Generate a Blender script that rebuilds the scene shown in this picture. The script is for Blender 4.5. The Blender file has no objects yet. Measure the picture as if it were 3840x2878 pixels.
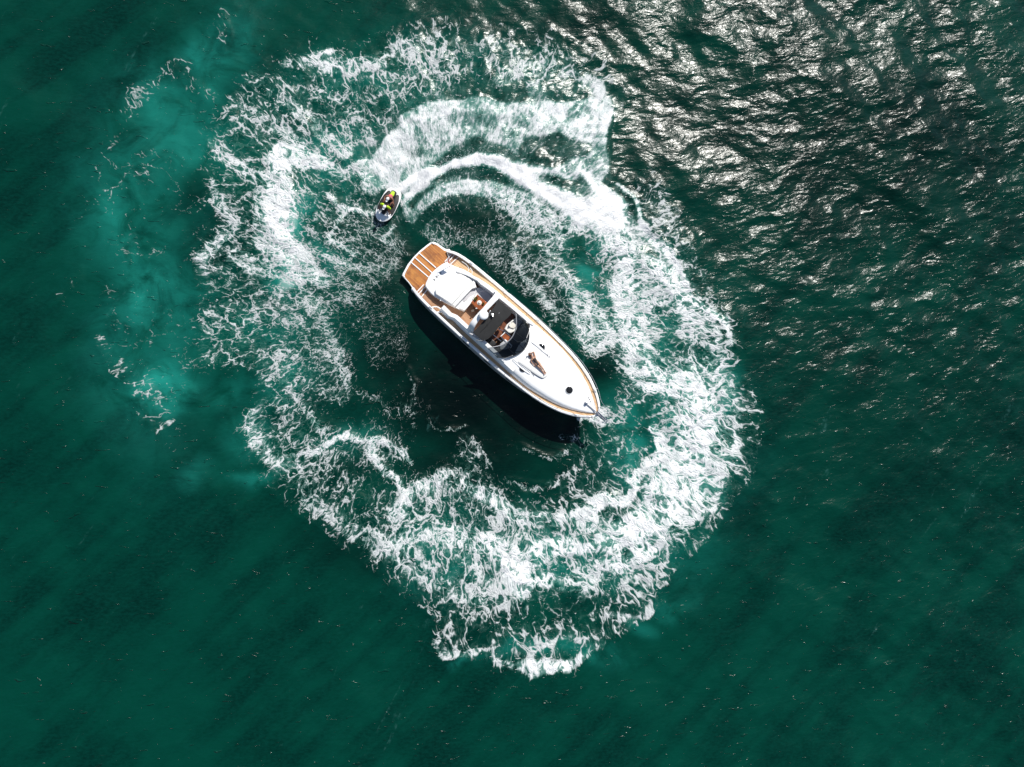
import bpy, bmesh, math, random
import numpy as np
from mathutils import Vector, Matrix
R_ = math.radians
random.seed(7); rng = np.random.default_rng(11)
SC = bpy.context.scene
COL = SC.collection

# ---------------------------------------------------------------- camera
DIST = 52.6; FPX = 3000.0
_n = Vector((-420, -221, -3000)).normalized()
ROT = _n.rotation_difference(Vector((0, 0, -1))).to_matrix()
CAM = -(ROT @ Vector((0, 0, -1))) * DIST
cd = bpy.data.cameras.new('camera'); cam = bpy.data.objects.new('camera', cd); COL.objects.link(cam)
cam.matrix_world = Matrix.Translation(CAM) @ ROT.to_4x4()
cd.sensor_fit = 'HORIZONTAL'; cd.sensor_width = 36; cd.lens = 36 * FPX / 3840
cd.clip_start = 0.5; cd.clip_end = 20000
SC.camera = cam

def at(px, py, z=0.0):
    """point of the photograph (3840 px wide) carried down to height z"""
    r = ROT @ Vector((px - 1920, -(py - 1439), -FPX))
    return CAM + r * ((z - CAM.z) / r.z)

# ---------------------------------------------------------------- sun and sky
SUN_AZ = R_(30)      # clockwise from +Y
SUN_EL = R_(48)
w = bpy.data.worlds.new('World'); SC.world = w; w.use_nodes = True
nt = w.node_tree; bg = nt.nodes['Background']
sky = nt.nodes.new('ShaderNodeTexSky'); sky.sky_type = 'NISHITA'; sky.sun_disc = False
sky.sun_elevation = SUN_EL; sky.sun_rotation = SUN_AZ; sky.air_density = 1.0; sky.dust_density = 0.6; sky.ozone_density = 1.5
nt.links.new(sky.outputs[0], bg.inputs[0]); bg.inputs[1].default_value = 0.085
sl = bpy.data.lights.new('sun', 'SUN'); sl.energy = 4.85; sl.angle = R_(0.53); sl.color = (1.0, 0.965, 0.90)
so = bpy.data.objects.new('sun', sl); COL.objects.link(so)
sdir = Vector((math.sin(SUN_AZ) * math.cos(SUN_EL), math.cos(SUN_AZ) * math.cos(SUN_EL), math.sin(SUN_EL)))
so.rotation_euler = sdir.to_track_quat('Z', 'Y').to_euler(); so.location = sdir * 60
SC.render.engine = 'CYCLES'
SC.view_settings.view_transform = 'Standard'; SC.view_settings.look = 'None'
SC.view_settings.exposure = 0.08; SC.view_settings.gamma = 1.0
SC.render.resolution_x = 1024; SC.render.resolution_y = 767

# ---------------------------------------------------------------- node helpers
class G:
    """tiny expression builder for shader nodes"""
    def __init__(s, name):
        s.m = bpy.data.materials.new(name); s.m.use_nodes = True
        s.t = s.m.node_tree; s.t.nodes.clear()
        s.out = s.t.nodes.new('ShaderNodeOutputMaterial')
    def put(s, sock, v):
        if hasattr(v, 'is_output') or hasattr(v, 'links'): s.t.links.new(v, sock)
        else: sock.default_value = v
    def node(s, ty, props=None, ins=None):
        n = s.t.nodes.new(ty)
        for k, v in (props or {}).items(): setattr(n, k, v)
        for k, v in (ins or {}).items(): s.put(n.inputs[k], v)
        return n
    def m_(s, op, a, b=0.0, c=0.0, clamp=False):
        n = s.node('ShaderNodeMath', {'operation': op, 'use_clamp': clamp})
        s.put(n.inputs[0], a); s.put(n.inputs[1], b); s.put(n.inputs[2], c)
        return n.outputs[0]
    def add(s, a, b): return s.m_('ADD', a, b)
    def sub(s, a, b): return s.m_('SUBTRACT', a, b)
    def mul(s, a, b): return s.m_('MULTIPLY', a, b)
    def mx(s, a, b): return s.m_('MAXIMUM', a, b)
    def mn(s, a, b): return s.m_('MINIMUM', a, b)
    def v_(s, op, a, b=None, scale=None):
        n = s.node('ShaderNodeVectorMath', {'operation': op}); s.put(n.inputs[0], a)
        if b is not None: s.put(n.inputs[1], b)
        if scale is not None: s.put(n.inputs['Scale'], scale)
        return n.outputs['Value'] if op in ('LENGTH', 'DOT_PRODUCT') else n.outputs[0]
    def ss(s, x, lo, hi, a=0.0, b=1.0):
        n = s.node('ShaderNodeMapRange', {'interpolation_type': 'SMOOTHSTEP'})
        for i, v in enumerate((x, lo, hi, a, b)): s.put(n.inputs[i], v)
        return n.outputs[0]
    def lin(s, x, lo, hi, a=0.0, b=1.0):
        n = s.node('ShaderNodeMapRange', {'clamp': True})
        for i, v in enumerate((x, lo, hi, a, b)): s.put(n.inputs[i], v)
        return n.outputs[0]
    def noise(s, vec, scale=1.0, detail=2.0, rough=0.5, dist=0.0, col=False):
        n = s.node('ShaderNodeTexNoise', None, {'Vector': vec, 'Scale': scale, 'Detail': detail, 'Roughness': rough, 'Distortion': dist})
        return n.outputs['Color' if col else 'Fac']
    def vor(s, vec, scale=1.0, feat='DISTANCE_TO_EDGE', rand=1.0):
        n = s.node('ShaderNodeTexVoronoi', {'feature': feat}, {'Vector': vec, 'Scale': scale, 'Randomness': rand})
        return n.outputs['Distance']
    def mixc(s, f, a, b):
        n = s.node('ShaderNodeMix', {'data_type': 'RGBA'}); s.put(n.inputs[0], f)
        s.put(n.inputs[6], a); s.put(n.inputs[7], b); return n.outputs[2]
    def xyz(s, x, y, z):
        n = s.node('ShaderNodeCombineXYZ'); s.put(n.inputs[0], x); s.put(n.inputs[1], y); s.put(n.inputs[2], z); return n.outputs[0]
    def sep(s, v):
        n = s.node('ShaderNodeSeparateXYZ', None, {0: v}); return n.outputs
    def mapp(s, v, rot=(0, 0, 0), sc=(1, 1, 1), loc=(0, 0, 0)):
        return s.node('ShaderNodeMapping', None, {'Vector': v, 'Rotation': rot, 'Scale': sc, 'Location': loc}).outputs[0]
    def bump(s, h, dist, strength=1.0, normal=None):
        n = s.node('ShaderNodeBump', None, {'Height': h, 'Distance': dist, 'Strength': strength})
        if normal is not None: s.put(n.inputs['Normal'], normal)
        return n.outputs[0]
    def pos(s): return s.node('ShaderNodeNewGeometry').outputs['Position']
    def obj(s): return s.node('ShaderNodeTexCoord').outputs['Object']
    def bsdf(s, **k):
        n = s.node('ShaderNodeBsdfPrincipled')
        for a, v in k.items(): s.put(n.inputs[a.replace('_', ' ')], v)
        return n.outputs[0]
    def done(s, sh):
        s.t.links.new(sh, s.out.inputs[0]); return s.m

def C4(*c): return (c[0], c[1], c[2], 1.0)
# ---------------------------------------------------------------- the sea
# foam maps drawn as brush strokes on the water plane (units: 1/2212 of the picture width, carried to the plane by at())
GW, GH = 554, 416                      # one cell = 4 units
def _grid(): return np.zeros((GH, GW), np.float32)
yy, xx = np.mgrid[0:GH, 0:GW].astype(np.float32) * 4.0
def stroke(A, pts, mode='max'):
    """pts: (x, y, half width, value); soft edge"""
    for a, b in zip(pts[:-1], pts[1:]):
        ax, ay, aw, av = a; bx, by, bw, bv = b
        L2 = max((bx - ax) ** 2 + (by - ay) ** 2, 1e-3)
        t = np.clip(((xx - ax) * (bx - ax) + (yy - ay) * (by - ay)) / L2, 0, 1)
        d = np.hypot(xx - ax - t * (bx - ax), yy - ay - t * (by - ay))
        wd = aw + t * (bw - aw); v = av + t * (bv - av)
        f = np.clip((wd * 1.25 - d) / (wd * 0.5), 0, 1); f = f * f * (3 - 2 * f)
        if mode == 'max': np.maximum(A, f * v, out=A)
        elif mode == 'mul': A *= 1 - f * v
        elif mode == 'add': A += f * v
def poly(A, pts, val, soft=10.0, mode='max'):
    n = len(pts); inside = np.zeros(A.shape, bool); dist = np.full(A.shape, 1e9, np.float32)
    for i in range(n):
        x0, y0 = pts[i]; x1, y1 = pts[(i + 1) % n]
        if y0 != y1:
            c = ((y0 > yy) != (y1 > yy)) & (xx < (x1 - x0) * (yy - y0) / (y1 - y0) + x0)
            inside ^= c
        L2 = max((x1 - x0) ** 2 + (y1 - y0) ** 2, 1e-3)
        t = np.clip(((xx - x0) * (x1 - x0) + (yy - y0) * (y1 - y0)) / L2, 0, 1)
        dist = np.minimum(dist, np.hypot(xx - x0 - t * (x1 - x0), yy - y0 - t * (y1 - y0)))
    sd = np.where(inside, dist, -dist)
    f = np.clip(0.5 + sd / (2 * soft), 0, 1); f = f * f * (3 - 2 * f)
    if mode == 'max': np.maximum(A, f * val, out=A)
    elif mode == 'mul': A *= 1 - f * val
    elif mode == 'lerp': A += (val - A) * f
def blob(A, x, y, rx, ry, v, ang=0, mode='max'):
    c, s = math.cos(R_(ang)), math.sin(R_(ang))
    u = ((xx - x) * c + (yy - y) * s) / rx; q = (-(xx - x) * s + (yy - y) * c) / ry
    f = np.exp(-(u * u + q * q) * 1.2)
    if mode == 'max': np.maximum(A, f * v, out=A)
    elif mode == 'mul': A *= 1 - f * v
    elif mode == 'add': A += f * v

D = _grid(); S = _grid(); M = _grid(); K = _grid()
# K top-left lacy fan
poly(D, [(452,285),(480,225),(505,190),(545,140),(600,150),(650,125),(700,112),(745,140),(800,135),(850,95),(900,70),(950,60),(1000,80),(1060,75),(1150,95),(1220,120),(1270,170),(1322,212),(1325,260),(1000,250),(900,250),(840,300),(800,350),(700,385),(620,335),(560,400),(520,470),(470,440),(462,380),(450,330)], .41, 14)
stroke(D, [(640,135,16,.55),(700,125,16,.66),(760,150,18,.66),(830,135,16,.6),(890,110,18,.55)])
stroke(D, [(520,215,14,.5),(560,250,16,.58),(600,290,16,.6),(640,330,18,.66)])
stroke(D, [(560,170,14,.55),(620,220,14,.58),(680,280,18,.6),(740,330,20,.66)])
stroke(D, [(455,300,14,.62),(490,340,16,.6),(540,370,18,.6),(600,400,16,.62)])
stroke(D, [(700,200,16,.52),(760,240,14,.55),(800,300,18,.6)])
stroke(D, [(940,130,22,.55),(960,180,20,.6),(960,210,18,.62)])
stroke(D, [(1080,170,24,.6),(1120,150,22,.62),(1180,150,22,.6),(1240,170,20,.6),(1290,200,20,.66)])
stroke(D, [(1090,120,16,.45),(1150,160,26,.6),(1160,210,26,.66)])
blob(D, 1000, 140, 55, 60, .55, 0, 'mul'); blob(D, 1210, 190, 40, 30, .4, 0, 'mul'); blob(D, 1000, 195, 40, 18, .6, 0, 'mul')
blob(D, 860, 190, 40, 40, .3, 0, 'mul'); blob(D, 600, 170, 30, 18, .4, 0, 'mul'); blob(D, 770, 200, 30, 50, .25, 0, 'mul')
# left central lace
poly(D, [(455,420),(480,470),(450,520),(425,560),(420,600),(440,640),(430,690),(425,740),(450,790),(520,800),(560,840),(640,830),(740,880),(765,850),(735,760),(715,690),(690,640),(640,600),(590,560),(575,500),(570,420),(560,380)], .42, 12)
stroke(D, [(470,400,12,.62),(480,450,12,.62),(500,480,12,.6),(470,530,14,.66),(440,570,14,.66),(450,620,10,.55)])
stroke(D, [(560,420,22,.62),(570,500,26,.68),(600,560,24,.74),(650,610,22,.7)])
stroke(D, [(520,560,22,.62),(580,590,22,.6),(640,620,20,.58),(680,680,16,.56),(720,760,14,.55),(750,830,12,.55)])
stroke(D, [(450,680,14,.5),(520,690,16,.55),(590,680,16,.55),(650,700,16,.5)])
stroke(D, [(540,740,14,.5),(600,760,16,.52),(680,770,16,.5),(740,800,12,.5)])
blob(D, 560, 650, 40, 26, .35, 0, 'mul'); blob(D, 520, 740, 40, 20, .4, 0, 'mul'); blob(D, 640, 740, 30, 20, .3, 0, 'mul')
blob(D, 500, 830, 60, 20, .5, 0, 'mul'); blob(D, 500, 600, 22, 16, .3, 0, 'mul')
# J bright column
stroke(D, [(612,345,20,.85),(606,400,28,.94),(612,450,32,.98),(615,500,32,.98),(630,550,30,.92),(655,590,24,.8),(690,625,16,.75)])
stroke(D, [(600,350,24,.8),(640,345,20,.85),(690,360,18,.72),(740,380,16,.66),(790,360,18,.75)])
poly(D, [(620,380),(680,380),(760,395),(800,400),(815,440),(800,500),(830,560),(840,620),(760,640),(690,620),(650,570),(640,480)], .42, 14)
stroke(D, [(700,425,5,.75),(740,455,6,.8),(790,465,6,.8),(830,455,5,.6)]); stroke(D, [(740,455,5,.7),(725,490,6,.7),(700,520,6,.75),(740,545,7,.75),(770,560,8,.7)])
blob(D, 790, 410, 34, 26, .9, 0, 'mul'); blob(D, 690, 480, 22, 30, .4, 0, 'mul'); blob(D, 790, 505, 30, 20, .45, 0, 'mul'); blob(D,700,405,30,14,.4,0,'mul')
blob(M, 660, 480, 50, 90, .95); blob(M, 650, 570, 40, 50, 1.0); blob(M, 720, 540, 50, 50, .5); blob(M, 690, 420, 50, 50, .75)
# B upper band of fresh spray
poly(D, [(800,335),(830,295),(870,262),(900,238),(950,222),(1000,218),(1060,212),(1100,222),(1150,215),(1220,232),(1270,215),(1322,205),(1328,260),(1326,330),(1322,370),(1290,400),(1240,380),(1180,362),(1120,352),(1040,345),(960,360),(900,400),(868,420),(820,410),(790,380)], .71, 9)
poly(S, [(760,330),(830,280),(900,225),(1000,190),(1150,180),(1330,190),(1340,330),(1360,420),(1330,520),(1240,480),(1180,450),(1100,420),(950,430),(900,480),(850,480),(800,420)], .9, 20)
stroke(D, [(890,270,22,.78),(960,245,22,.86),(1050,245,22,.86),(1150,245,24,.82),(1250,250,26,.82),(1305,245,20,.9),(1312,320,14,.8)])
stroke(D, [(1150,270,22,.78),(1220,280,30,.8),(1280,290,30,.8)])
stroke(D, [(1140,330,22,.42),(1200,330,26,.40),(1260,330,20,.3)], 'mul')
stroke(D, [(905,398,8,.75),(940,365,10,.55),(985,335,14,.45),(1040,325,15,.42),(1085,338,13,.5),(1120,352,8,.4)], 'mul')
stroke(D, [(990,325,10,.2),(1040,315,12,.25),(1090,330,14,.35),(1120,345,12,.3)], 'mul')
blob(D, 895, 335, 20, 14, .3, 0, 'mul')
blob(S, 880, 450, 60, 50, 1.0)
stroke(D, [(800,400,26,.72),(830,350,28,.9),(850,310,22,.88)]); stroke(D, [(848,415,8,.98),(855,380,12,.95),(868,345,12,.9)])
# A jet wake
stroke(D, [(866,432,7,1.0),(890,412,10,1.0),(930,388,13,1.05),(980,362,15,1.1),(1030,347,15,1.1),(1070,347,16,1.1),(1100,364,16,1.1),(1150,395,26,1.05),(1210,425,36,1.0),(1265,455,42,1.0),(1300,470,36,1.0)])
stroke(D, [(1090,352,10,1.05),(1150,362,10,1.0),(1210,370,9,.98),(1260,390,12,1.0),(1300,420,20,1.0),(1325,450,22,1.0)])
stroke(D, [(1175,385,12,.6),(1225,392,14,.75),(1255,410,12,.4)], 'mul')
# dark gap, then the inner spray band C
stroke(D, [(935,402,9,.9),(980,382,15,.93),(1040,376,18,.95),(1085,388,14,.85),(1120,415,9,.75),(1160,440,8,.65),(1200,465,10,.6)], 'mul')
stroke(D, [(875,445,10,.7),(885,462,13,.6),(915,440,15,.65),(960,412,15,.8),(1010,402,15,.85),(1060,408,18,.82),(1100,425,20,.78),(1140,445,22,.74),(1175,480,24,.7),(1205,520,26,.62)])
stroke(D, [(1060,410,14,.6),(1100,450,22,.7),(1140,480,24,.66)])
stroke(D, [(870,420,6,.85),(940,400,6,.6),(990,385,5,.55)])
# region between C and the band
stroke(D, [(1160,500,22,.6),(1200,560,24,.56),(1230,630,26,.62),(1260,690,34,.72),(1300,735,34,.72),(1350,780,30,.72),(1400,830,34,.8)])
stroke(D, [(1225,470,26,.66),(1280,500,26,.74),(1320,520,24,.85)])
stroke(D, [(856,412,8,1.05),(872,398,10,1.05),(900,382,10,1.05),(940,372,10,1.05)])
stroke(D, [(790,375,24,.8),(820,360,26,.95),(845,340,18,.9)])
poly(D, [(690,470),(760,440),(840,470),(880,520),(860,600),(780,640),(700,620)], .36, 18)
stroke(D, [(845,478,5,.7),(825,505,6,.7),(850,535,6,.6),(880,560,5,.5)]); stroke(D, [(690,560,8,.66),(740,590,8,.62),(800,600,7,.58),(850,590,6,.5)])
for q in ([(880,790,4,.42),(905,830,5,.45),(900,870,5,.42),(870,905,5,.4)], [(930,900,4,.4),(960,930,5,.42),(1000,925,5,.4)], [(1130,960,5,.4),(1180,985,6,.42),(1240,980,6,.42),(1290,1000,6,.4)], [(770,850,5,.4),(820,860,6,.42),(850,900,5,.4)], [(1000,940,5,.42),(1020,970,6,.45),(1010,1000,6,.45)], [(1210,930,5,.45),(1240,950,6,.45),(1225,990,6,.4)]): stroke(D, q)
for q in ([(1600,830,24,.26),(1620,900,28,.28),(1612,970,26,.26),(1590,1040,26,.24),(1555,1110,24,.24),(1500,1190,26,.26),(1440,1240,28,.26),(1370,1300,30,.24)], [(1400,400,26,.22),(1440,460,34,.30),(1480,530,34,.30),(1510,610,26,.27),(1545,680,20,.24),(1590,760,20,.24)],
          [(520,1000,18,.14),(600,1055,24,.17),(680,1115,24,.17),(780,1195,24,.18),(870,1255,26,.19),(940,1310,30,.20)], [(440,270,16,.12),(500,180,16,.13),(580,125,16,.14),(700,100,18,.14),(800,105,20,.16),(900,50,22,.19),(1040,55,24,.20),(1180,85,26,.21),(1290,145,24,.21),(1350,210,20,.20)]): stroke(D, q)
# D right-hand band
poly(D, [(1335,455),(1380,470),(1420,505),(1452,545),(1478,585),(1500,630),(1535,685),(1562,730),(1585,790),(1600,850),(1612,900),(1600,960),(1580,1020),(1560,1080),(1520,1140),(1440,1190),(1380,1150),(1330,1120),(1380,1050),(1405,980),(1415,900),(1420,850),(1370,800),(1330,720),(1310,650),(1312,580),(1305,520)], .63, 12)
stroke(D, [(1330,470,16,1.0),(1350,540,20,.9),(1345,620,22,.9),(1350,700,22,.9),(1370,760,22,.85),(1420,830,30,.88)])
stroke(D, [(1335,400,3,.85),(1360,430,4,.9),(1385,478,6,1.0),(1420,505,8,1.0),(1455,548,8,1.0),(1480,590,8,1.0),(1498,635,9,.95),(1520,670,8,.95),(1560,705,8,.95),(1580,745,6,.7)])
stroke(D, [(1400,560,18,.8),(1440,600,22,.88),(1470,650,22,.82),(1500,690,14,.8)])
stroke(D, [(1480,840,36,.9),(1500,880,44,.95),(1505,930,44,.95),(1490,990,46,.92),(1470,1040,46,.9),(1430,1090,46,.88),(1380,1130,42,.86)])
stroke(D, [(1550,820,18,.6),(1575,900,22,.6),(1585,960,16,.6)])
blob(D, 1445, 735, 26, 44, .6, -25, 'mul'); blob(D, 1425, 690, 16, 20, .4, 0, 'mul'); blob(D, 1505, 745, 20, 26, .35, 0, 'mul')
blob(D, 1405, 530, 22, 14, .25, 40, 'mul'); blob(D, 1465, 880, 16, 10, .4, 0, 'mul'); blob(D, 1430, 905, 20, 24, .3, 0, 'mul')
stroke(S, [(1330,440,26,.8),(1400,520,22,.4),(1480,600,20,.3)])
# teal hole
blob(D, 1275, 560, 32, 52, .96, 0, 'mul'); blob(M, 1278, 550, 46, 62, .85); blob(M, 1290, 620, 60, 50, .5); blob(M, 1330, 700, 40, 50, .4)
# lace between boat and band
poly(D, [(900,480),(960,470),(1060,470),(1140,500),(1190,560),(1230,640),(1250,720),(1190,690),(1110,630),(1040,570),(980,530)], .30, 18)
stroke(D, [(935,495,24,.5),(960,520,20,.45)]); stroke(D, [(1110,540,10,.6),(1135,580,9,.6),(1150,620,10,.6),(1190,680,12,.55)])
blob(D, 1010, 490, 40, 14, .5, 0, 'mul'); blob(D, 1170, 600, 14, 40, .6, -20, 'mul'); blob(D, 1090, 500, 60, 14, .6, 15, 'mul')
# right of the bow
blob(D, 1300, 790, 42, 30, .95, -30, 'mul'); poly(D, [(1330,770),(1380,780),(1420,830),(1420,880),(1370,880),(1330,830)], .5, 12)
stroke(D, [(1290,905,12,.85),(1310,890,10,.6)]); stroke(D, [(1255,905,8,.6),(1290,912,10,.8),(1325,920,12,.5)])
stroke(D, [(1340,880,14,.35),(1330,940,16,.42),(1340,990,14,.38),(1310,1010,14,.3)]); blob(M, 1345, 965, 62, 55, .75)
poly(D, [(1240,930),(1340,930),(1400,960),(1370,1030),(1300,1080),(1200,1090),(1190,1040),(1250,1010)], .25, 20)
stroke(D, [(1400,930,10,.95),(1420,975,12,.95),(1395,1020,10,.9),(1350,1065,12,.88),(1290,1095,14,.8)])
# F bottom band
poly(D, [(860,1065),(900,1035),(950,1005),(1010,1000),(1060,1040),(1110,1075),(1180,1105),(1260,1112),(1320,1085),(1360,1050),(1420,1100),(1500,1120),(1500,1165),(1440,1215),(1390,1250),(1330,1280),(1250,1290),(1170,1275),(1140,1305),(1070,1312),(1000,1290),(940,1262),(880,1215),(830,1185),(830,1120)], .53, 12)
stroke(D, [(850,1110,18,.7),(900,1060,18,.68),(960,1020,16,.66)])
stroke(D, [(860,1180,22,.68),(940,1160,24,.62),(1020,1170,24,.68),(1080,1190,26,.78),(1120,1220,30,.86),(1140,1260,26,.84)])
stroke(D, [(1150,1200,24,.78),(1230,1180,24,.76),(1300,1160,30,.84),(1380,1130,36,.88)])
stroke(D, [(1010,1050,18,.62),(1060,1080,20,.7),(1120,1110,20,.7),(1200,1125,18,.7),(1270,1115,18,.75)])
stroke(D, [(1180,1250,20,.75),(1240,1265,20,.6),(1310,1230,26,.66),(1390,1190,26,.7)])
blob(D, 1180, 1150, 26, 14, .5, 0, 'mul'); blob(D, 1260, 1145, 20, 18, .5, 0, 'mul'); blob(D, 1330, 1110, 16, 20, .5, 30, 'mul')
blob(D, 1040, 1125, 34, 18, .5, 20, 'mul'); blob(D, 960, 1110, 40, 22, .45, 0, 'mul'); blob(D, 960, 1230, 36, 22, .4, 20, 'mul'); blob(D, 1030, 1150, 22, 12, .3, 0, 'mul')
for q in ((1195,1085),(1230,1100),(1375,1040),(1390,1005),(1350,1070)): blob(D, q[0], q[1] + 30, 12, 16, .35, 30, 'mul')
# G bottom fringe
poly(D, [(940,1290),(1080,1325),(1160,1310),(1240,1300),(1340,1300),(1430,1260),(1440,1310),(1380,1350),(1300,1400),(1250,1450),(1150,1455),(1000,1440),(945,1400)], .26, 24)
stroke(D, [(950,1390,6,.5),(975,1420,9,.6),(1010,1430,9,.62),(1050,1415,8,.5),(1085,1425,10,.6),(1130,1435,14,.66),(1170,1450,14,.72),(1215,1450,12,.72),(1250,1430,9,.66),(1275,1400,8,.55),(1300,1390,5,.4)])
stroke(D, [(1150,1430,6,.5),(1190,1400,7,.6),(1230,1385,7,.55),(1270,1380,6,.5)]); stroke(D, [(1310,1330,6,.55),(1350,1315,7,.6),(1390,1330,7,.55),(1420,1310,7,.5)])
blob(M, 1180, 1425, 100, 26, .55); blob(M, 1010, 1425, 40, 16, .4); blob(M, 1370, 1340, 50, 22, .35)
# inner threads bottom
stroke(D, [(990,960,18,.3),(1030,980,20,.36),(1060,1000,16,.4)]); stroke(D, [(1100,1035,7,.55),(1160,1045,7,.5),(1210,1050,6,.45)])
# H lower-left
poly(D, [(530,985),(540,930),(540,880),(580,850),(650,870),(690,910),(720,950),(830,945),(880,965),(860,990),(760,985),(720,1040),(640,1020),(560,1010)], .45, 12)
stroke(D, [(548,900,16,.62),(552,950,20,.66),(565,990,20,.6),(640,1010,14,.55)])
stroke(D, [(620,985,9,.62),(690,962,8,.72),(760,947,7,.78),(820,950,7,.8),(850,960,7,.7),(885,985,8,.66)]); stroke(D, [(800,955,7,.75),(825,1000,7,.75),(850,1035,8,.7),(870,1065,10,.7)])
stroke(D, [(600,820,12,.5),(660,880,12,.6),(700,930,10,.66)])
stroke(D, [(600,1015,16,.45),(660,1040,20,.52),(700,1090,20,.55),(740,1130,18,.5),(800,1170,22,.56),(860,1200,26,.62),(900,1240,24,.58),(960,1280,20,.52),(1050,1300,14,.6)])
poly(D, [(690,1000),(800,1010),(840,1060),(830,1150),(780,1150),(720,1080)], .27, 16)
blob(D, 650, 930, 24, 30, .35, 0, 'mul'); stroke(D, [(880,880,5,.4),(905,900,5,.45),(900,930,5,.4)])
# I2 starboard quarter and inside threads
poly(D, [(690,620),(820,610),(880,650),(880,780),(800,800),(740,700)], .2, 25); stroke(D, [(700,640,14,.5),(760,640,14,.42),(830,600,14,.4)])
poly(D, [(760,820),(900,830),(950,880),(900,950),(780,940)], .15, 20)
# M far-left sparse streaks
for pts in ([(385,150,21,0.34),(350,185,18,0.28),(290,215,21,0.34),(280,245,21,0.34)], [(280,245,15,0.24),(240,310,15,0.24),(235,350,18,0.28),(215,390,21,0.32),(240,440,15,0.28)], [(300,215,15,0.24),(380,190,18,0.30),(450,215,15,0.30)],
            [(320,340,24,0.36),(300,400,27,0.34),(230,380,21,0.32),(225,440,21,0.24)], [(110,655,12,0.29),(135,625,13,0.36),(165,590,12,0.24)], [(165,470,12,0.22),(205,440,12,0.22),(230,520,15,0.22),(290,545,18,0.34),(340,560,15,0.32),(380,580,12,0.24)],
            [(215,735,12,0.36),(235,765,16,0.36),(255,800,18,0.36),(285,835,18,0.36),(320,870,24,0.36),(345,900,24,0.36),(370,925,15,0.24)], [(240,630,16,0.36),(245,680,15,0.28),(250,720,13,0.24)], [(340,900,15,0.20),(400,990,18,0.22),(440,1040,15,0.16)],
            [(480,30,10,0.32),(490,80,15,0.36),(480,105,10,0.32)], [(380,760,12,0.28),(420,775,15,0.32),(470,790,15,0.32),(500,800,15,0.32)], [(440,60,10,0.24),(500,20,15,0.24)], [(265,260,93,0.10),(360,380,108,0.15),(420,560,93,0.14),(300,640,108,0.10),(380,820,123,0.17),(470,1000,93,0.12)]):
    stroke(D, [(a, b, c * 1.3, d * .56) for a, b, c, d in pts])
poly(D, [(385,180),(460,200),(480,280),(460,420),(430,520),(470,640),(440,760),(430,860),(380,910),(320,880),(270,800),(230,700),(215,600),(200,500),(215,400),(260,300),(300,220)], .135, 34)
for b in ((300,560,60,60,.0),(330,300,50,40,.5),(400,620,50,60,.6)): blob(D, *b, mode='mul')
blob(M, 320, 600, 150, 340, .55); blob(M, 400, 300, 150, 160, .55); blob(M, 480, 90, 90, 90, .5); blob(M, 340, 820, 95, 75, .85); blob(M, 285, 650, 60, 60, .8)
for b in ((345,250,70,60,.55),(300,420,60,80,.62),(390,300,60,40,.35),(290,570,60,45,.45),(270,650,45,50,.6),(340,810,75,50,.95),(400,700,40,30,.4),(350,860,55,45,.7),(430,95,40,50,.55),(480,170,50,60,.45),(520,60,60,60,.4),(300,310,40,40,.35),(590,1050,60,20,.5),(450,1035,60,30,.3),(480,860,90,50,.3),(600,830,90,90,.35),(560,960,60,50,.4),(800,150,220,90,.3),(720,320,100,90,.45),(600,700,160,120,.25),(1050,160,200,80,.2),(1420,700,120,160,.4),(1480,950,130,150,.5),(1250,1180,260,80,.45),(950,1180,130,80,.35),(1590,900,30,120,.5),(1555,1040,30,60,.6),(1440,1290,60,30,.3),(1020,430,130,40,.1),(220,350,40,60,.2),(760,980,80,30,.3)):
    blob(M, *b)
for b in ((560,330,60,40,.3),(420,440,60,60,.8),(430,520,50,40,.6),(330,520,40,30,.5),(310,720,60,30,.5)): blob(M, *b, mode='mul')
# clear water in the loop, darkness painted round the yacht's shadow, darker north-east
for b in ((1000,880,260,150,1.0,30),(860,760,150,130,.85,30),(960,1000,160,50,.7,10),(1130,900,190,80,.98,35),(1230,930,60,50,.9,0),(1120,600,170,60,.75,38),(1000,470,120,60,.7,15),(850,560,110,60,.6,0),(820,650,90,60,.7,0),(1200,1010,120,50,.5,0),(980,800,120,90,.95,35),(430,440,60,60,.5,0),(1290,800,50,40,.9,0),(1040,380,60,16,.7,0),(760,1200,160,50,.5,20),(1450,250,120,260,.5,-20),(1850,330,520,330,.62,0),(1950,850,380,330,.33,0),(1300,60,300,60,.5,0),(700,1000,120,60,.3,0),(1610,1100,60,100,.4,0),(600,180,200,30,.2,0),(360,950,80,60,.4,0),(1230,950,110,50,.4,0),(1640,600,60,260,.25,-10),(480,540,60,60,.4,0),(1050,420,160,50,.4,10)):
    blob(K, *b)

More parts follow.
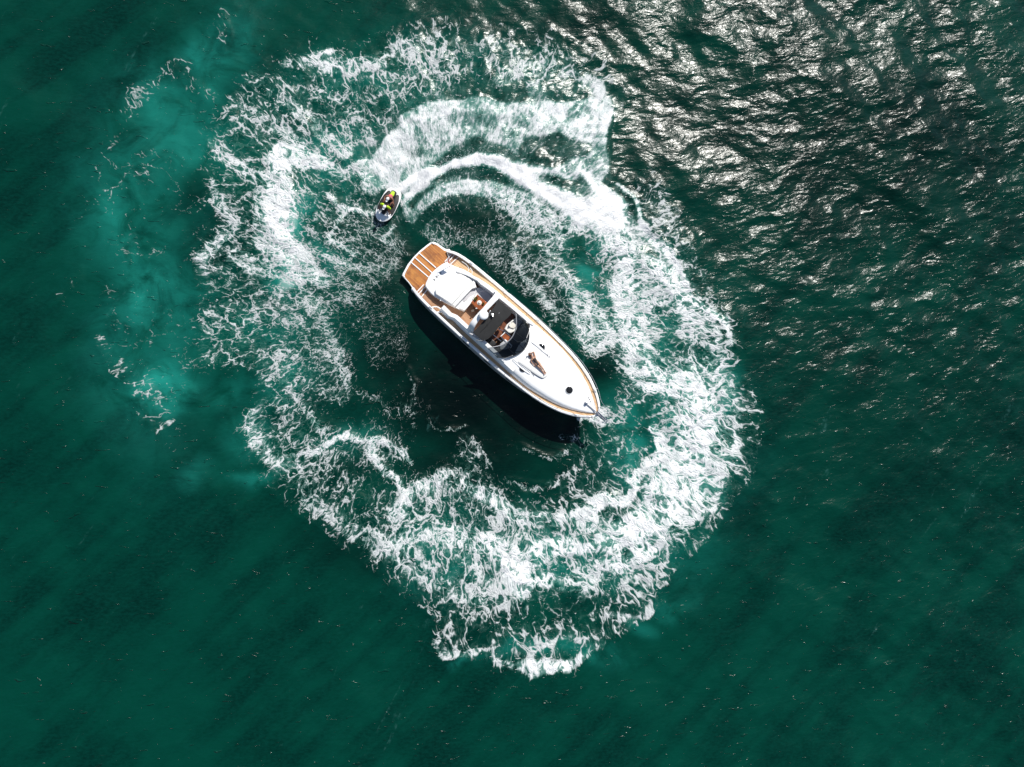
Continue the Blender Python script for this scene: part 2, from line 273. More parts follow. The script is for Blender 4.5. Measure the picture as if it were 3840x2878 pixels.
def blur(A, n):
    B = np.pad(A, n, mode='edge').cumsum(0).cumsum(1); B = np.pad(B, ((1, 0), (1, 0)))
    k = 2 * n + 1; h_, w_ = A.shape
    return ((B[k:k + h_, k:k + w_] - B[:h_, k:k + w_] - B[k:k + h_, :w_] + B[:h_, :w_]) / (k * k)).astype(np.float32)
D = np.maximum(D * .86 + blur(D, 3) * .14, blur(blur(D, 9), 6) * .74)
D = D - .035 * np.clip((D - .38) / .1, 0, 1) * np.clip((.9 - D) / .12, 0, 1)
D = D + .11 * np.clip((D - .08) / .08, 0, 1) * np.clip((.42 - D) / .12, 0, 1)      # a frayed fringe of froth round every patch
def vnoise(x, y, sc, seed, octv=3):
    o = np.zeros_like(x, dtype=np.float64); amp = 1.0; tot = 0
    for k in range(octv):
        r = np.random.default_rng(seed * 17 + k).random((256, 256))
        u = x * sc; v = y * sc; i = np.floor(u).astype(int); j = np.floor(v).astype(int); fu = u - i; fv = v - j
        fu = fu * fu * (3 - 2 * fu); fv = fv * fv * (3 - 2 * fv)
        a = r[j % 256, i % 256]; b = r[j % 256, (i + 1) % 256]; c = r[(j + 1) % 256, i % 256]; d = r[(j + 1) % 256, (i + 1) % 256]
        o += amp * ((a * (1 - fu) + b * fu) * (1 - fv) + (c * (1 - fu) + d * fu) * fv); tot += amp; amp *= .5; sc *= 2
    return o / tot - 0.5
def samp(A, u, v):
    u = np.clip(u / 4, 0, GW - 1.001); v = np.clip(v / 4, 0, GH - 1.001)
    i = u.astype(int); j = v.astype(int); fu = u - i; fv = v - j
    return (A[j, i] * (1 - fu) + A[j, i + 1] * fu) * (1 - fv) + (A[j + 1, i] * (1 - fu) + A[j + 1, i + 1] * fu) * fv

def axis_coords(lo, hi, step, far):
    c = list(np.arange(lo, hi + 1e-6, step)); s = step; p = hi; up = []
    while p < far: s *= 1.22; p += s; up.append(p)
    s = step; p = lo; dn = []
    while p > -far: s *= 1.22; p -= s; dn.append(p)
    return np.array(dn[::-1] + c + up)
gx = axis_coords(-40, 41, 0.13, 6000); gy = axis_coords(-30, 31, 0.13, 6000)
X, Y = np.meshgrid(gx, gy)
NX, NY = len(gx), len(gy)
ROTn = np.array(ROT)
rel = np.stack([X - CAM.x, Y - CAM.y, np.full_like(X, -CAM.z)], -1) @ ROTn      # = R^T v
PU = (1920 - FPX * rel[..., 0] / rel[..., 2]) * (2212 / 3840); PV = (1439 + FPX * rel[..., 1] / rel[..., 2]) * (2212 / 3840)
wamp = 58 * (1 - .88 * np.exp(-((PU - 960) / 190) ** 2 - ((PV - 395) / 95) ** 2))
wx = vnoise(X, Y, .40, 3, 4) * wamp; wy = vnoise(X, Y, .40, 5, 4) * wamp
PUw = PU + wx; PVw = PV + wy
infr = ((PU > -40) & (PU < 2252) & (PV > -40) & (PV < 1700) & (rel[..., 2] < 0)).astype(float)
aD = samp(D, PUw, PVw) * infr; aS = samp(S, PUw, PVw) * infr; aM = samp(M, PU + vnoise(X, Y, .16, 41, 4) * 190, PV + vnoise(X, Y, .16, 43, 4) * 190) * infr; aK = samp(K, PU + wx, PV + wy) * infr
aD0 = samp(D, PU + wx * .3, PV + wy * .3) * infr
# wind: ripples are steep in the gust to the north-east, faint in the lee to the south-west
fall = np.exp(-((np.clip(X, -60, 60) - 14) / 70.0) ** 2)
gust = np.clip(0.38 + 0.015 * X + 0.006 * Y, .22, 1.1) + vnoise(X, Y, .11, 9, 3) * .55
gust -= .35 * np.exp(-(((PU - 100) / 420) ** 2 + ((PV - 150) / 480) ** 2)) * infr
gust -= .45 * np.exp(-(((PU - 1050) / 420) ** 2 + ((PV - 760) / 380) ** 2) ** 2) * infr
gust = np.clip(gust, .2, .95)

fade = 1.0 / (1.0 + (np.maximum(np.abs(X) - 60, 0) / 90) ** 2 + (np.maximum(np.abs(Y) - 60, 0) / 90) ** 2)
def ridge(n): return 1 - np.abs(2 * n)
def rotc(a): c, s = math.cos(R_(a)), math.sin(R_(a)); return X * c + Y * s, -X * s + Y * c
u1, v1 = rotc(-38); u2, v2 = rotc(10)
H = np.zeros_like(X)
H += (vnoise(u1 * .35, v1, .16, 21, 2)) * .50                   # long swell
H += (vnoise(u1 * .5, v1, .42, 22, 3)) * .36 * (.35 + gust)       # wind waves
H += ridge(vnoise(u2 * .55, v2, .75, 23, 2)) * .13 * gust
H += vnoise(u2 * .6, v2, 2.0, 25, 2) * .055 * (.25 + gust)
H *= fade
H += aD0 * .16 + aD * vnoise(X, Y, 1.1, 31, 3) * .42 + aD * vnoise(X, Y, 3.2, 32, 2) * .13   # churned foam stands proud
# calm under the hulls so that nothing washes on board
calm = np.exp(-((X + .4) / 9) ** 2 - ((Y - 3) / 7) ** 2)
H = H * (1 - .5 * calm)

me = bpy.data.meshes.new('sea')
co = np.stack([X, Y, H], -1).reshape(-1, 3).astype(np.float32)
me.vertices.add(NX * NY); me.vertices.foreach_set('co', co.ravel())
idx = np.arange(NX * NY).reshape(NY, NX)
fq = np.stack([idx[:-1, :-1], idx[:-1, 1:], idx[1:, 1:], idx[1:, :-1]], -1).reshape(-1, 4).astype(np.int32)
me.loops.add(fq.size); me.polygons.add(len(fq))
me.loops.foreach_set('vertex_index', fq.ravel())
me.polygons.foreach_set('loop_start', (np.arange(len(fq)) * 4).astype(np.int32))
me.update(calc_edges=True)
me.polygons.foreach_set('use_smooth', np.ones(len(fq), bool))
def fattr(name, arr):
    a = me.attributes.new(name, 'FLOAT', 'POINT'); a.data.foreach_set('value', arr.reshape(-1).astype(np.float32))
fattr('foam', aD); fattr('spray', aS); fattr('milk', aM); fattr('clear', aK); fattr('gust', gust)  # 'clear' holds clear water and the painted darkness round the yacht's shadow
sea = bpy.data.objects.new('sea', me); COL.objects.link(sea); sea['kind'] = 'structure'

def sea_material():
    g = G('sea_water')
    A = lambda n: g.node('ShaderNodeAttribute', {'attribute_name': n}).outputs['Fac']
    dD, dS, dM, dK, gu = A('foam'), A('spray'), A('milk'), A('clear'), A('gust')
    P = g.pos(); px, py, pz = g.sep(P)
    flat = g.xyz(px, py, 0.0)
    cc = at(1640, 1130)
    rel = g.v_('SUBTRACT', flat, (cc.x, cc.y, 0))
    r = g.mx(g.v_('LENGTH', rel), 1.5)
    dirv = g.v_('SCALE', rel, scale=g.m_('DIVIDE', 13.0, r))
    dx, dy, dz = g.sep(dirv)
    Q = g.xyz(dx, dy, g.mul(g.m_('LOGARITHM', r, math.e), 13.0 * 0.66))
    n1 = g.noise(Q, 0.65, 2, .5, col=True); n2 = g.noise(Q, 2.6, 2, .5, col=True)
    Qw = g.v_('ADD', Q, g.v_('SCALE', g.v_('SUBTRACT', n1, (.5, .5, .5)), scale=2.2))
    Qw = g.v_('ADD', Qw, g.v_('SCALE', g.v_('SUBTRACT', n2, (.5, .5, .5)), scale=.65))
    d1 = g.vor(Qw, 1.05); d2 = g.vor(Qw, 2.5); d3 = g.vor(Qw, 5.8)
    r1 = g.ss(d1, .0, .22, 1, 0); r2 = g.ss(d2, .0, .23, 1, 0); r3 = g.ss(d3, 0, .3, 1, 0)
    nf = g.noise(Qw, 7.0, 4, .66); nb = g.noise(Qw, .5, 3, .55)
    lace = g.add(g.add(g.mul(r1, .30), g.mul(r2, .28)), g.add(g.mul(r3, .17), g.mul(nf, .45)))
    # fresh spray: fine radial filaments
    Qs = g.xyz(dx, dy, g.mul(g.m_('LOGARITHM', r, math.e), 13.0 * 0.38))
    sp = g.add(g.mul(g.noise(Qs, 5.0, 4, .65), .9), g.mul(g.noise(Qw, 1.3, 3, .6), .45))
    sp = g.sub(sp, .12)
    h = g.add(g.mul(lace, g.sub(1.0, dS)), g.mul(sp, dS))
    dd = g.add(dD, g.mul(g.mul(g.sub(nb, .5), .72), g.mul(g.ss(dD, .05, .4), g.ss(dD, .8, 1.0, 1, .3))))
    t = g.sub(1.19, g.mul(dd, 1.12)); t = g.add(t, g.mul(g.ss(dD, .58, .95), .22)); t = g.sub(t, g.mul(g.ss(dD, .96, 1.05), .25))
    foam = g.ss(h, g.sub(t, .05), g.add(t, .22))
    foam = g.mul(foam, g.ss(dD, .03, .12))
    fq = g.noise(g.mapp(flat, rot=(0, 0, R_(-25)), sc=(.55, 1.3, 1)), 5.6, 3, .6, .9)
    ft = g.sub(.765, g.mul(g.mn(dD, .5), .34))
    foam = g.mx(foam, g.mul(g.mul(g.ss(fq, ft, g.add(ft, .10)), g.ss(dD, .02, .10)), g.ss(dD, .1, .4, .55, 1.0)))
    # stray bubble lines away from the wake, blown in long streaks
    ws = g.mapp(g.mapp(flat, rot=(0, 0, R_(-62))), sc=(.16, 1.0, 1))
    st = g.noise(ws, .9, 3, .6, 1.2)
    stf = g.mul(g.ss(st, .655, .74), g.mul(g.ss(g.noise(flat, 3.0, 3, .6), .45, .7), .30))
    film = g.mul(g.mul(g.ss(dD, .22, .80), g.ss(h, g.sub(t, .34), g.add(t, .03))), .62)
    # body colour, with ripple and swell shading painted into it
    lo = g.noise(flat, .13, 3, .55); lo2 = g.noise(g.mapp(g.mapp(flat, rot=(0, 0, R_(-42))), sc=(.32, 1.5, 1)), .38, 4, .6)
    base = g.mixc(g.ss(g.add(g.mul(lo, .5), g.mul(lo2, .5)), .38, .60), C4(.0001, .0165, .0115), C4(.0002, .041, .0258))
    base = g.mixc(g.mul(g.ss(g.noise(g.mapp(flat, sc=(.7, 1.3, 1)), 5.0, 3, .65), .3, .7), .5), base, C4(.001, .043, .031))
    darkened = g.mixc(g.mul(dK, .96), base, C4(.0001, .0018, .0017))  # near-black for clear water and for the painted surround of the hull shadow
    mk = g.mul(dM, g.ss(g.noise(flat, .42, 5, .62, .9), .22, .64))
    milk = g.mixc(mk, darkened, C4(.012, .235, .185))
    milk2 = g.mixc(g.mul(g.mul(g.ss(dM, .7, 1.0), g.ss(dD, .25, .5)), .7), milk, C4(.33, .52, .47))
    body = g.mixc(film, milk2, C4(.15, .34, .29))
    body = g.mixc(stf, body, C4(.05, .16, .15))
    n5 = g.noise(Qw, 1.7, 4, .6)
    fcol = g.mixc(g.ss(g.add(g.mul(nf, .5), g.mul(n5, .5)), .36, .58), C4(.50, .56, .55), C4(.87, .87, .87))
    fcol = g.mixc(g.ss(dD, .9, 1.05), fcol, C4(.86, .86, .86))
    fcol = g.mixc(g.ss(dD, .35, .8), C4(.52, .545, .54), fcol)
    # ripples
    rp = g.mapp(g.mapp(flat, rot=(0, 0, R_(-12))), sc=(.62, 1.25, 1))
    b1 = g.noise(rp, .85, 2, .5, .6); b2 = g.noise(rp, 3.4, 3, .62, .5)
    hw = g.add(g.mul(b1, .085), g.mul(b2, .036))
    hw = g.mul(hw, g.lin(gu, 0.0, 1.1, .25, 1.35))
    b3 = g.noise(g.mapp(flat, rot=(0, 0, R_(-10)), sc=(.5, 1.5, 1)), 2.4, 2, .5, .8)
    hw = g.add(hw, g.mul(g.ss(b3, .66, .80), .055))
    nw = g.bump(hw, 1.0)
    fh = g.add(g.mul(h, .10), g.mul(nf, .10))
    nfm = g.bump(fh, 1.0, .8)
    water = g.bsdf(Base_Color=body, Roughness=.205, IOR=1.333, Specular_IOR_Level=.30, Normal=nw)
    fm = g.bsdf(Base_Color=fcol, Roughness=.6, Specular_IOR_Level=.25, Normal=nfm)
    mix = g.node('ShaderNodeMixShader'); g.put(mix.inputs[0], g.m_('MINIMUM', foam, 1.0)); g.t.links.new(water, mix.inputs[1]); g.t.links.new(fm, mix.inputs[2])
    return g.done(mix.outputs[0])
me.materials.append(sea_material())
# ---------------------------------------------------------------- materials of the boats
def plain(name, col, rough=.5, metal=0.0, var=.06, scale=3.0, bump=0.0, spec=.5, coat=0.0):
    g = G(name); o = g.obj(); n = g.noise(o, scale, 3, .6)
    c = g.mixc(g.ss(n, .3, .7), C4(*[x * (1 - var) for x in col]), C4(*[min(1, x * (1 + var)) for x in col]))
    k = dict(Base_Color=c, Roughness=rough, Metallic=metal, Specular_IOR_Level=spec)
    if coat: k['Coat_Weight'] = coat
    if bump: k['Normal'] = g.bump(g.noise(o, scale * 12, 3, .6), bump)
    return g.done(g.bsdf(**k))
def teak(name, c1, c2, seam, w=.055, rough=.6, stain=0.0):
    g = G(name); o = g.obj(); x, y, z = g.sep(o)
    u = g.m_('FRACT', g.m_('DIVIDE', g.add(y, 20.0), w))
    line = g.m_('MULTIPLY', g.ss(u, 0.0, .10, 1, 0), .85)
    pl = g.m_('FLOOR', g.m_('DIVIDE', g.add(y, 20.0), w))
    wn = g.node('ShaderNodeTexWhiteNoise', {'noise_dimensions': '1D'}, {'W': pl}).outputs['Value']
    gr = g.noise(g.mapp(o, sc=(2.5, 40, 5)), 1.0, 3, .6); big = g.noise(g.mapp(o, sc=(.9, 2.2, 1)), 1.1, 3, .6, .8)
    f = g.add(g.add(g.mul(wn, .35), g.mul(gr, .3)), g.mul(big, .45))
    c = g.mixc(g.ss(f, .3, .8), C4(*c1), C4(*c2))
    if stain: c = g.mixc(g.mul(g.ss(g.noise(g.mapp(o, sc=(.5, 1.3, 1)), 1.3, 4, .55, 1.2), .5, .68), stain), c, C4(.20, .062, .018))
    c = g.mixc(line, c, C4(*seam))
    return g.done(g.bsdf(Base_Color=c, Roughness=rough, Normal=g.bump(g.sub(gr, g.mul(line, .6)), .002)))
MT = dict(
    gel=plain('gelcoat', (.90, .90, .895), .22, var=.015, scale=1.2, coat=.4), vinyl=plain('white_vinyl', (.84, .83, .80), .5, var=.02, scale=2, bump=.001),
    vinyl2=plain('cream_vinyl', (.74, .70, .63), .5, var=.04, bump=.001), greyv=plain('grey_and_shaded_vinyl', (.52, .51, .53), .55, var=.05, bump=.001),
    teakd=teak('teak_deck', (.50, .305, .15), (.66, .44, .245), (.16, .09, .05)), teakp=teak('teak_platform', (.38, .125, .022), (.56, .235, .050), (.13, .05, .02), .07, .35, .75),
    teaks=teak('teak_sole', (.33, .165, .085), (.45, .245, .13), (.10, .05, .03), .07, .4, .3),
    varn=plain('varnished_wood', (.30, .085, .025), .12, var=.3, scale=4, coat=.8), black=plain('black_plastic', (.012, .012, .013), .35, var=.2),
    cloth=plain('charcoal_canvas', (.017, .0175, .018), .85, var=.2, scale=1.6, bump=.003), cover=plain('windscreen_mesh_cover', (.010, .011, .012), .45, var=.25, scale=1.5, bump=.002),
    chrome=plain('stainless_steel', (.72, .72, .72), .18, 1.0, var=.03), chromed=plain('dull_steel', (.42, .42, .43), .4, .6, var=.08), glass=plain('dark_glass', (.014, .014, .013), .08, var=.1, coat=.6),
    seam=plain('caulk_grey', (.50, .50, .49), .7), blackr=plain('black_rubber', (.02, .02, .02), .6), line=plain('shadow_gap', (.30, .30, .30), .8),
    tint=None, varns=teak('mahogany_sole', (.11, .032, .012), (.20, .062, .022), (.05, .02, .01), .07, .3), red=plain('red_bunting', (.62, .06, .05), .8), whitec=plain('white_bunting', (.78, .78, .78), .8), letter=plain('grey_letter_paint', (.12, .12, .13), .5),
    skin=plain('tanned_skin', (.50, .27, .17), .5, var=.08, scale=9), skin2=plain('brown_skin', (.30, .13, .085), .5, var=.1, scale=9), hair=plain('auburn_hair', (.085, .030, .018), .5, var=.4, scale=30, bump=.004),
    suit=plain('dark_swimsuit_fabric', (.022, .013, .013), .6, var=.2), lime=plain('lime_neoprene', (.46, .70, .02), .6, var=.1), pink=plain('coral_pink_fabric', (.66, .12, .14), .65, var=.18, scale=9), leaf=plain('green_leaf', (.06, .14, .02), .5, var=.5, scale=20), terra=plain('terracotta', (.42, .13, .05), .7, var=.1),
    straw=plain('white_straw', (.74, .70, .64), .7, var=.06, scale=20, bump=.003), paper=plain('cream_paper', (.78, .66, .50), .7), citrus=plain('yellow_fruit', (.75, .5, .03), .5), dkhull=plain('black_hull_paint', (.010, .012, .014), .25, var=.2), navy=plain('navy_antifoul', (.02, .03, .05), .5))

def tinted():
    g = G('tinted_glazing'); a = g.node('ShaderNodeBsdfTransparent', None, {0: C4(.34, .37, .39)}).outputs[0]
    b = g.node('ShaderNodeBsdfGlossy', None, {'Color': C4(.9, .9, .9), 'Roughness': .05}).outputs[0]
    f = g.node('ShaderNodeFresnel', None, {0: 1.45}).outputs[0]
    m = g.node('ShaderNodeMixShader', None, {0: f}); g.t.links.new(a, m.inputs[1]); g.t.links.new(b, m.inputs[2]); return g.done(m.outputs[0])
MT['tint'] = tinted()
# ---------------------------------------------------------------- mesh helpers
def mobj(name, bm, mat, parent=None, smooth=True, ang=38, loc=None):
    bmesh.ops.recalc_face_normals(bm, faces=bm.faces[:])
    m = bpy.data.meshes.new(name); bm.to_mesh(m); bm.free()
    if smooth:
        m.polygons.foreach_set('use_smooth', [True] * len(m.polygons))
        m.set_sharp_from_angle(angle=R_(ang))
    m.materials.append(MT[mat] if isinstance(mat, str) else mat)
    o = bpy.data.objects.new(name, m); COL.objects.link(o)
    if parent: o.parent = parent
    if loc is not None: o.location = loc
    return o
def tag(o, label, cat, group=None, kind=None):
    o['label'] = label; o['category'] = cat
    if group: o['group'] = group
    if kind: o['kind'] = kind
    return o
def empty(name, loc, rz=0.0):
    o = bpy.data.objects.new(name, None); COL.objects.link(o); o.location = loc; o.rotation_euler = (0, 0, rz); o.empty_display_size = .3; return o
def B(): return bmesh.new()
def prism(bm, pts, z0, z1=None, bev=0.0):
    """pts: (x, y) or (x, y, z); top at z (own z or z1), bottom at z0"""
    top = [bm.verts.new((p[0], p[1], p[2] if len(p) > 2 and z1 is None else z1)) for p in pts]
    bot = [bm.verts.new((p[0], p[1], z0 if not callable(z0) else z0(p))) for p in pts]
    n = len(pts); ft = bm.faces.new(top); bm.faces.new(bot[::-1])
    for i in range(n): bm.faces.new((top[i], bot[i], bot[(i + 1) % n], top[(i + 1) % n]))
    if bev:
        es = [e for e in ft.edges]
        bmesh.ops.bevel(bm, geom=es, offset=bev, segments=3, profile=.6, affect='EDGES')
    return bm
def box(bm, c, s, rz=0.0, bev=0.0):
    cx, cy, cz = c; a, b, h = s[0] / 2, s[1] / 2, s[2] / 2; co, si = math.cos(rz), math.sin(rz)
    pts = [(cx + x * co - y * si, cy + x * si + y * co) for x, y in ((-a, -b), (a, -b), (a, b), (-a, b))]
    return prism(bm, pts, cz - h, cz + h, bev)
def smoothpath(pts, n=6, closed=False):
    P = [Vector(p) for p in pts]; out = []; m = len(P)
    rngi = range(m if closed else m - 1)
    for i in rngi:
        p0 = P[(i - 1) % m] if (closed or i > 0) else P[0]; p1 = P[i]; p2 = P[(i + 1) % m]; p3 = P[(i + 2) % m] if (closed or i + 2 < m) else P[-1]
        for k in range(n):
            t = k / n
            out.append(.5 * ((2 * p1) + (-p0 + p2) * t + (2 * p0 - 5 * p1 + 4 * p2 - p3) * t * t + (-p0 + 3 * p1 - 3 * p2 + p3) * t ** 3))
    if not closed: out.append(P[-1])
    return out
def tube(bm, pts, r, seg=8, closed=False):
    P = [Vector(p) for p in pts]; n = len(P); rings = []
    for i in range(n):
        a = P[(i - 1) % n] if (closed or i > 0) else P[i]; b = P[(i + 1) % n] if (closed or i < n - 1) else P[i]
        t = (b - a).normalized(); up = Vector((0, 0, 1)) if abs(t.z) < .95 else Vector((1, 0, 0))
        s = t.cross(up).normalized(); u = s.cross(t); rr = r[i] if isinstance(r, (list, tuple)) else r
        rings.append([bm.verts.new(P[i] + s * rr * math.cos(2 * math.pi * k / seg) + u * rr * math.sin(2 * math.pi * k / seg)) for k in range(seg)])
    m = n if closed else n - 1
    for i in range(m):
        A_, B_ = rings[i], rings[(i + 1) % n]
        for k in range(seg): bm.faces.new((A_[k], A_[(k + 1) % seg], B_[(k + 1) % seg], B_[k]))
    if not closed: bm.faces.new(rings[0]); bm.faces.new(rings[-1][::-1])
    return bm
def grid(bm, rows, closeU=False):
    V = [[bm.verts.new(p) for p in r] for r in rows]
    for i in range(len(V) - 1):
        n = len(V[i])
        for j in range(n if closeU else n - 1): bm.faces.new((V[i][j], V[i][(j + 1) % n], V[i + 1][(j + 1) % n], V[i + 1][j]))
    return V
def lathe(bm, c, prof, seg=24):
    rows = [[(c[0] + r * math.cos(2 * math.pi * k / seg), c[1] + r * math.sin(2 * math.pi * k / seg), c[2] + z) for k in range(seg)] for r, z in prof]
    V = grid(bm, rows, True); bm.faces.new(V[0][::-1]); bm.faces.new(V[-1]); return bm
def ellip(bm, c, r, rot=None, u=14, v=10):
    mt = Matrix.Translation(Vector(c)) @ (rot.to_4x4() if rot is not None else Matrix.Identity(4)) @ Matrix.Diagonal((r[0], r[1], r[2], 1))
    bmesh.ops.create_uvsphere(bm, u_segments=u, v_segments=v, radius=1, matrix=mt); return bm
def ribbon(bm, path, w, h):
    """flat bar of width w and height h that follows a path"""
    P = [Vector(p) for p in path]; rows = []
    for i, p in enumerate(P):
        t = (P[min(i + 1, len(P) - 1)] - P[max(i - 1, 0)]); s = Vector((-t.y, t.x, 0)).normalized() * (w / 2)
        rows.append([p + s, p + s + Vector((0, 0, h)), p - s + Vector((0, 0, h)), p - s])
    V = grid(bm, rows, True); bm.faces.new(V[0]); bm.faces.new(V[-1][::-1]); return bm
def interp(x, tab):
    if x <= tab[0][0]: return tab[0][1]
    for (a, va), (b, vb) in zip(tab[:-1], tab[1:]):
        if x <= b: return va + (vb - va) * (x - a) / (b - a)
    return tab[-1][1]
def smooth1(tab, n=6): return [(p.x, p.y) for p in smoothpath([(a, b, 0) for a, b in tab], n)]

# ---------------------------------------------------------------- motor yacht
S0 = at(1556, 966, .5); B0 = at(2254, 1566, 2.2); HEAD = math.atan2(B0.y - S0.y, B0.x - S0.x)
YO = Vector((S0.x, S0.y, 0)) + Vector((-math.sin(HEAD), math.cos(HEAD), 0)) * .04
yacht = empty('motor_yacht', YO, HEAD)
tag(yacht, 'white motor yacht with teak swim platform, black cockpit canopy and long white foredeck', 'yacht')
Yinv = (Matrix.Translation(YO) @ Matrix.Rotation(HEAD, 4, 'Z')).inverted()
def L(px, py, z):
    p = Yinv @ at(px, py, z); return Vector((p.x, p.y, z))
def Z1(pts, z): return [L(1480 + a / 5.5275, 880 + b / 5.5275, z) for a, b in pts]
def Z2(pts, z): return [L(1700 + a / 5.5275, 1080 + b / 5.5275, z) for a, b in pts]
def Z3(pts, z): return [L(1900 + a / 5.5275, 1280 + b / 5.5275, z) for a, b in pts]
HB = smooth1([(1.25, 1.72), (1.6, 1.84), (2, 1.93), (3, 2.03), (5, 2.09), (7, 2.11), (9, 2.10), (10.5, 2.02), (11.5, 1.94), (12.5, 1.78), (13.5, 1.50), (14, 1.29), (14.5, 1.03), (15, .68), (15.3, .40), (15.55, .03)], 4)
def hb(x): return interp(x, HB)
def zg(x): return interp(x, [(1.2, .62), (1.45, .85), (1.8, 1.12), (2.3, 1.30), (3.2, 1.42), (8, 1.68), (12, 1.90), (15.6, 2.15)])
DH = smooth1([(3.4, 1.42), (4.2, 1.60), (5, 1.67), (7, 1.73), (9.8, 1.75), (10.9, 1.71), (11.4, 1.64), (12.3, 1.48), (13.2, 1.24), (13.9, .96), (14.6, .58), (15.1, .23), (15.3, .05)], 4)
def dh(x): return interp(x, DH)
def zd(x): return zg(x) - .09
xs = [1.25, 1.35, 1.5, 1.7, 2, 2.4, 3, 3.7, 4.5, 5.5, 6.5, 7.5, 8.5, 9.5, 10.3, 11, 11.6, 12.2, 12.7, 13.2, 13.6, 14, 14.35, 14.7, 15, 15.2, 15.38, 15.5, 15.55]
bm = B(); rows = []
for x in xs:
    h = hb(x); z = zg(x); k = max(0, (x - 8) / 7.55); rake = lambda s: x - (1 - s) * 1.15 * k ** 2.2
    half = [(rake(0), 0, -.65 + .55 * k ** 3), (rake(.15), h * (.93 - .32 * k ** 2), -.12 + .2 * k), (rake(.3), h * (.985 - .22 * k ** 2), .12 + .2 * k), (rake(.65), h * (1.0 - .08 * k ** 2), z * .62), (rake(.95), h, z - .10), (rake(1), h + .02, z - .055), (x, h + .02, z - .01), (x, h - .02, z + .015), (x, max(h - .15, 0), z + .01), (x, max(h - .17, 0), z - .12)]
    rows.append([(a, -b, c) for a, b, c in half[::-1]] + [(a, b, c) for a, b, c in half[1:]])
V = grid(bm, rows); bm.faces.new(V[0])
mobj('hull', bm, 'gel', yacht, ang=30)
bm = B()
for s in (-1, 1): tube(bm, [(x, s * (hb(x) + .025), zg(x) - .12) for x in xs if x > 1.6], .022, 6)
mobj('rub_rail', bm, 'chromed', yacht)
bm = B(); rows = []                                                    # boot stripe
# swim platform
pl = Z1([(160, 840), (168, 800), (190, 770), (270, 620), (390, 468), (520, 338), (680, 208), (740, 165), (790, 152), (840, 160), (900, 195), (1040, 300), (1075, 312), (1100, 300), (1140, 300)], .55)
pr = [(p.x, p.y) for p in pl] + [(1.75, 1.72), (1.75, -1.74)] + [(p.x, p.y) for p in Z1([(365, 1175), (345, 1130), (370, 1095), (300, 1010), (200, 900), (165, 865)], .55)]
bm = B(); prism(bm, pr, .22, .54, .03); plat = mobj('swim_platform', bm, 'gel', yacht)
ti = Z1([(205, 850), (225, 790), (300, 650), (405, 500), (530, 375), (690, 245), (760, 195), (810, 190), (880, 225), (1025, 335), (1060, 345), (1120, 325), (1140, 345)], .56)
tin = [(p.x, p.y) for p in ti] + [(1.45, 1.55), (1.75, 1.5), (1.75, -1.5)] + [(p.x, p.y) for p in Z1([(540, 1220), (470, 1190), (380, 1200), (372, 1165), (395, 1110), (380, 1085), (300, 980), (215, 885)], .56)]
bm = B(); prism(bm, tin, .50, .552); mobj('teak_inlay', bm, 'teakp', plat, False)
for a, b in (((505, 385), (855, 690)), ((420, 478), (770, 790)), ((340, 575), (700, 885))):
    p, q = Z1([a, b], .58); bm = B(); ribbon(bm, [(p.x, p.y, .553), (q.x, q.y, .553)], .065, .045); mobj('platform_rail', bm, 'gel', yacht, False)
for a in ((185, 870), (790, 190)):
    p = Z1([a], .58)[0]; bm = B(); tube(bm, [(p.x - .12, p.y, .6), (p.x + .12, p.y, .6)], .018); tube(bm, [(p.x - .05, p.y, .54), (p.x - .05, p.y, .6)], .012, 6); tube(bm, [(p.x + .05, p.y, .54), (p.x + .05, p.y, .6)], .012, 6); mobj('mooring_cleat', bm, 'chrome', yacht)
# cockpit sole and side walkways
bm = B(); prism(bm, [(2.1, 1.86), (2.1, -1.86), (9.2, -1.9), (9.2, 1.9)], .5, 1.0); mobj('cockpit_sole', bm, 'teaks', yacht, False)
for s in (-1, 1):
    for k, (x0, x1, z) in enumerate(((1.62, 1.80, .70), (1.80, 1.98, .82), (1.98, 2.12, .92))): bm = B(); prism(bm, [(x0, s * 1.0), (x1, s * 1.0), (x1, s * (hb(x1) - .16)), (x0, s * (hb(x0) - .16))], .5, z); mobj('quarter_step', bm, 'teaks', yacht, False)
for s in (-1, 1):
    for (x, z) in ((1.62, .70), (1.80, .82), (2.02, .94)):
        bm = B(); ribbon(bm, [(x, s * 1.02, z), (x + (.06 if z > .9 else 0), s * (hb(x) - .17), z)], .055, .02); mobj('step_nosing', bm, 'gel', yacht, False)
# teak side decks
for s, x0 in ((1, 2.2), (-1, 3.45)):
    bm = B(); xx_ = [x0] + [x for x in np.arange(round(x0 + .35, 2), 15.2, .3)] + [15.3]; rows = []
    for x in xx_:
        inn = dh(x) - .03 if x > 3.4 else 1.05 + (x - 2.2) * .26; z = zd(x)
        if s > 0: z = min(z, 1.02 + max(0, x - 2.3) * .16)
        elif x < 4.6: z = 1.02 + (zd(4.6) - 1.02) * max(0, (x - 3.45) / 1.15)
        rows.append([(x, s * (hb(x) - .165), z), (x, s * max(inn, 0), z + .004)])
    grid(bm, rows); mobj('side_deck', bm, 'teakd', yacht, False)
